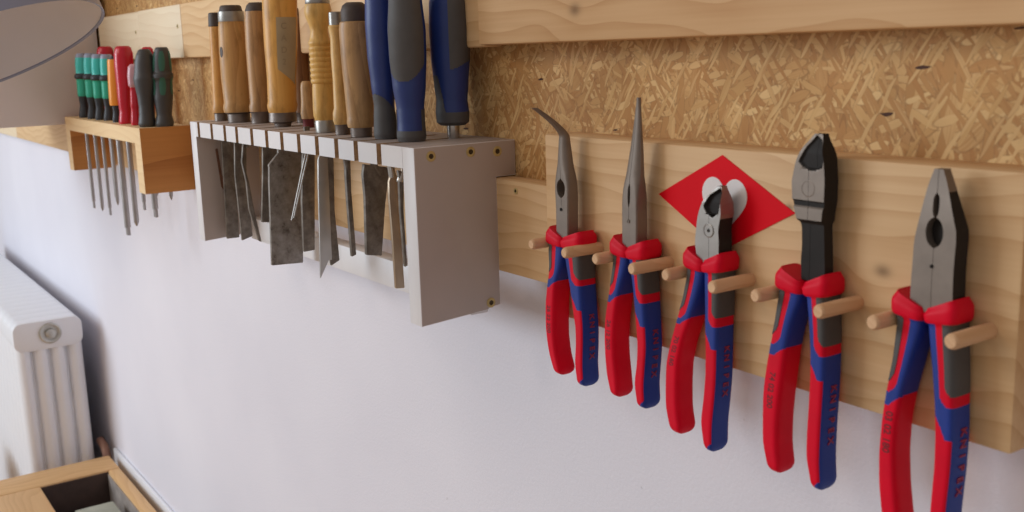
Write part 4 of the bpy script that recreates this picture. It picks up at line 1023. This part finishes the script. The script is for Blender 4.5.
# ------------------------------------------------------------------ workbench
BZ = -.8393; BX0, BX1 = -2.29, -.7; BYB = .0185; BYF = -.95
bench = thing('workbench', 'wooden workbench with a dark sunken tool tray at lower left', 'workbench', (-1.4, -.45, -CAM_H))
bm = bmesh.new(); box(bm, BX0, BX0+.088, BYF, BYB, BZ-.09, BZ); obj('end_rail', bm, m_bench, bench, bevel=.003)
bm = bmesh.new(); box(bm, BX1-.088, BX1, BYF, BYB, BZ-.09, BZ); obj('end_rail', bm, m_bench, bench, bevel=.003)
bm = bmesh.new(); box(bm, BX0+.088, BX1-.088, -.005, BYB, BZ-.09, BZ-.0005); obj('back_rail', bm, m_benchx, bench, bevel=.003)
bm = bmesh.new(); box(bm, BX0+.0885, BX1-.0885, BYF, -.1385, BZ-.08, BZ-.0005); obj('bench_top', bm, m_benchx, bench, bevel=.002)
bm = bmesh.new(); box(bm, BX0+.088, BX1-.088, -.139, -.005, BZ-.09, BZ-.075)
box(bm, BX0+.088, BX0+.090, -.1385, -.005, BZ-.08, BZ-.004); box(bm, BX0+.09, BX1-.088, -.1385, -.1365, BZ-.08, BZ-.006)
obj('tool_tray', bm, m_well, bench)
bm = bmesh.new(); box(bm, BX0+.0905, BX1-.088, -.0075, -.0045, BZ-.0745, BZ-.008); obj('tray_side', bm, plain('worn_grey_wood', rgb(150,138,130), .7, 0, .3, 25), bench)
for lx in (BX0+.12, BX1-.12):
    for ly in (-.06, BYF+.12):
        bm = bmesh.new(); box(bm, lx-.04, lx+.04, ly-.04, ly+.04, -CAM_H, BZ-.09); obj('leg', bm, m_bench, bench, bevel=.004)
# box lying in the tray
bx = thing('box', 'flat grey-green box lying in the dark tray of the workbench', 'box', (-2.05, -.06, BZ-.075))
bm = bmesh.new(); box(bm, -2.088, -1.93, -.098, -.026, BZ-.075, BZ-.024)
obj('carton', bm, m_block, bx, bevel=.002)
bm = bmesh.new(); box(bm, -2.0885, -1.9295, -.0985, -.0255, BZ-.032, BZ-.023); obj('lid', bm, plain('grey_green_lid', rgb(166,166,150), .7, 0, .12, 30), bx, bevel=.002)
bm = bmesh.new(); pts = [(.011*math.cos(2*PI*q/20), .009*math.sin(2*PI*q/20)) for q in range(20)]
prism(bm, pts, lambda u, v, w: (-2.03+u, -.084+v, w), BZ-.0231, BZ-.0222); obj('yellow_label', bm, m_yellow, bx)

# ------------------------------------------------------------------ stool at the left edge
st = thing('stool', 'brown wooden stool just showing at the left edge before the radiator', 'stool', (-2.62, -.345, -CAM_H))
bm = bmesh.new(); lathe(bm, [(-.90, .13), (-.895, .142), (-.872, .145), (-.866, .14), (-.866, .13)], -2.62, -.345, 40); obj('seat', bm, m_h2, st)
for q in range(4):
    a = PI/4+q*PI/2; bm = bmesh.new(); tube(bm, [(-2.62+.17*math.cos(a), -.345+.13*math.sin(a), -CAM_H), (-2.62+.09*math.cos(a), -.345+.09*math.sin(a), -.89)], [.014, .017], 12); obj('leg', bm, m_h2, st)

# ------------------------------------------------------------------ light
def area(name, loc, target, sx, sy, power, col):
    d = bpy.data.lights.new(name, 'AREA'); d.shape = 'RECTANGLE'; d.size = sx; d.size_y = sy; d.energy = power; d.color = col
    o = bpy.data.objects.new(name, d); COL.objects.link(o); o.location = Vector(loc)+Vector((0,0,CAM_H))
    o.rotation_euler = (Vector(target)-Vector(loc)).to_track_quat('-Z', 'Y').to_euler(); return o
area('window_daylight', (-3.1, -2.7, .55), (-1.35, 0, -.3), 1.8, 1.5, 74, (.79, .90, 1.0))
area('warm_fill', (-1.5, -2.3, 1.35), (-.6, 0, -.1), 1.2, .5, 12, (1.0, .86, .72))  # warm fill light added to balance the cool daylight; no fitting exists
w = bpy.data.worlds.new('room_light'); SC.world = w; w.use_nodes = True
bg = w.node_tree.nodes['Background']; bg.inputs['Color'].default_value = (.95, .88, .84, 1); bg.inputs['Strength'].default_value = .40

# ------------------------------------------------------------------ camera
cd = bpy.data.cameras.new('camera'); cam = bpy.data.objects.new('camera', cd); COL.objects.link(cam); SC.camera = cam
cd.sensor_width = 36; cd.lens = 1047.4/1024*36; cd.clip_start = .02
yaw, pit, rol = -9.73808153e-01, -1.93954575e-01, 3.04460665e-02
f = Vector((math.sin(yaw)*math.cos(pit), math.cos(yaw)*math.cos(pit), math.sin(pit)))
ri = Vector((math.cos(yaw), -math.sin(yaw), 0)); dn = f.cross(ri)
r2 = math.cos(rol)*ri + math.sin(rol)*dn; d2 = -math.sin(rol)*ri + math.cos(rol)*dn
M = Matrix((r2, -d2, -f)).transposed().to_4x4(); M.translation = Vector((0, -.46, CAM_H)); cam.matrix_world = M
cd.dof.use_dof = True; cd.dof.focus_distance = .92; cd.dof.aperture_fstop = 15
SC.view_settings.view_transform = 'Standard'; SC.view_settings.look = 'None'; SC.view_settings.gamma = 1
SC.view_settings.use_curve_mapping = False; SC.view_settings.exposure = .0
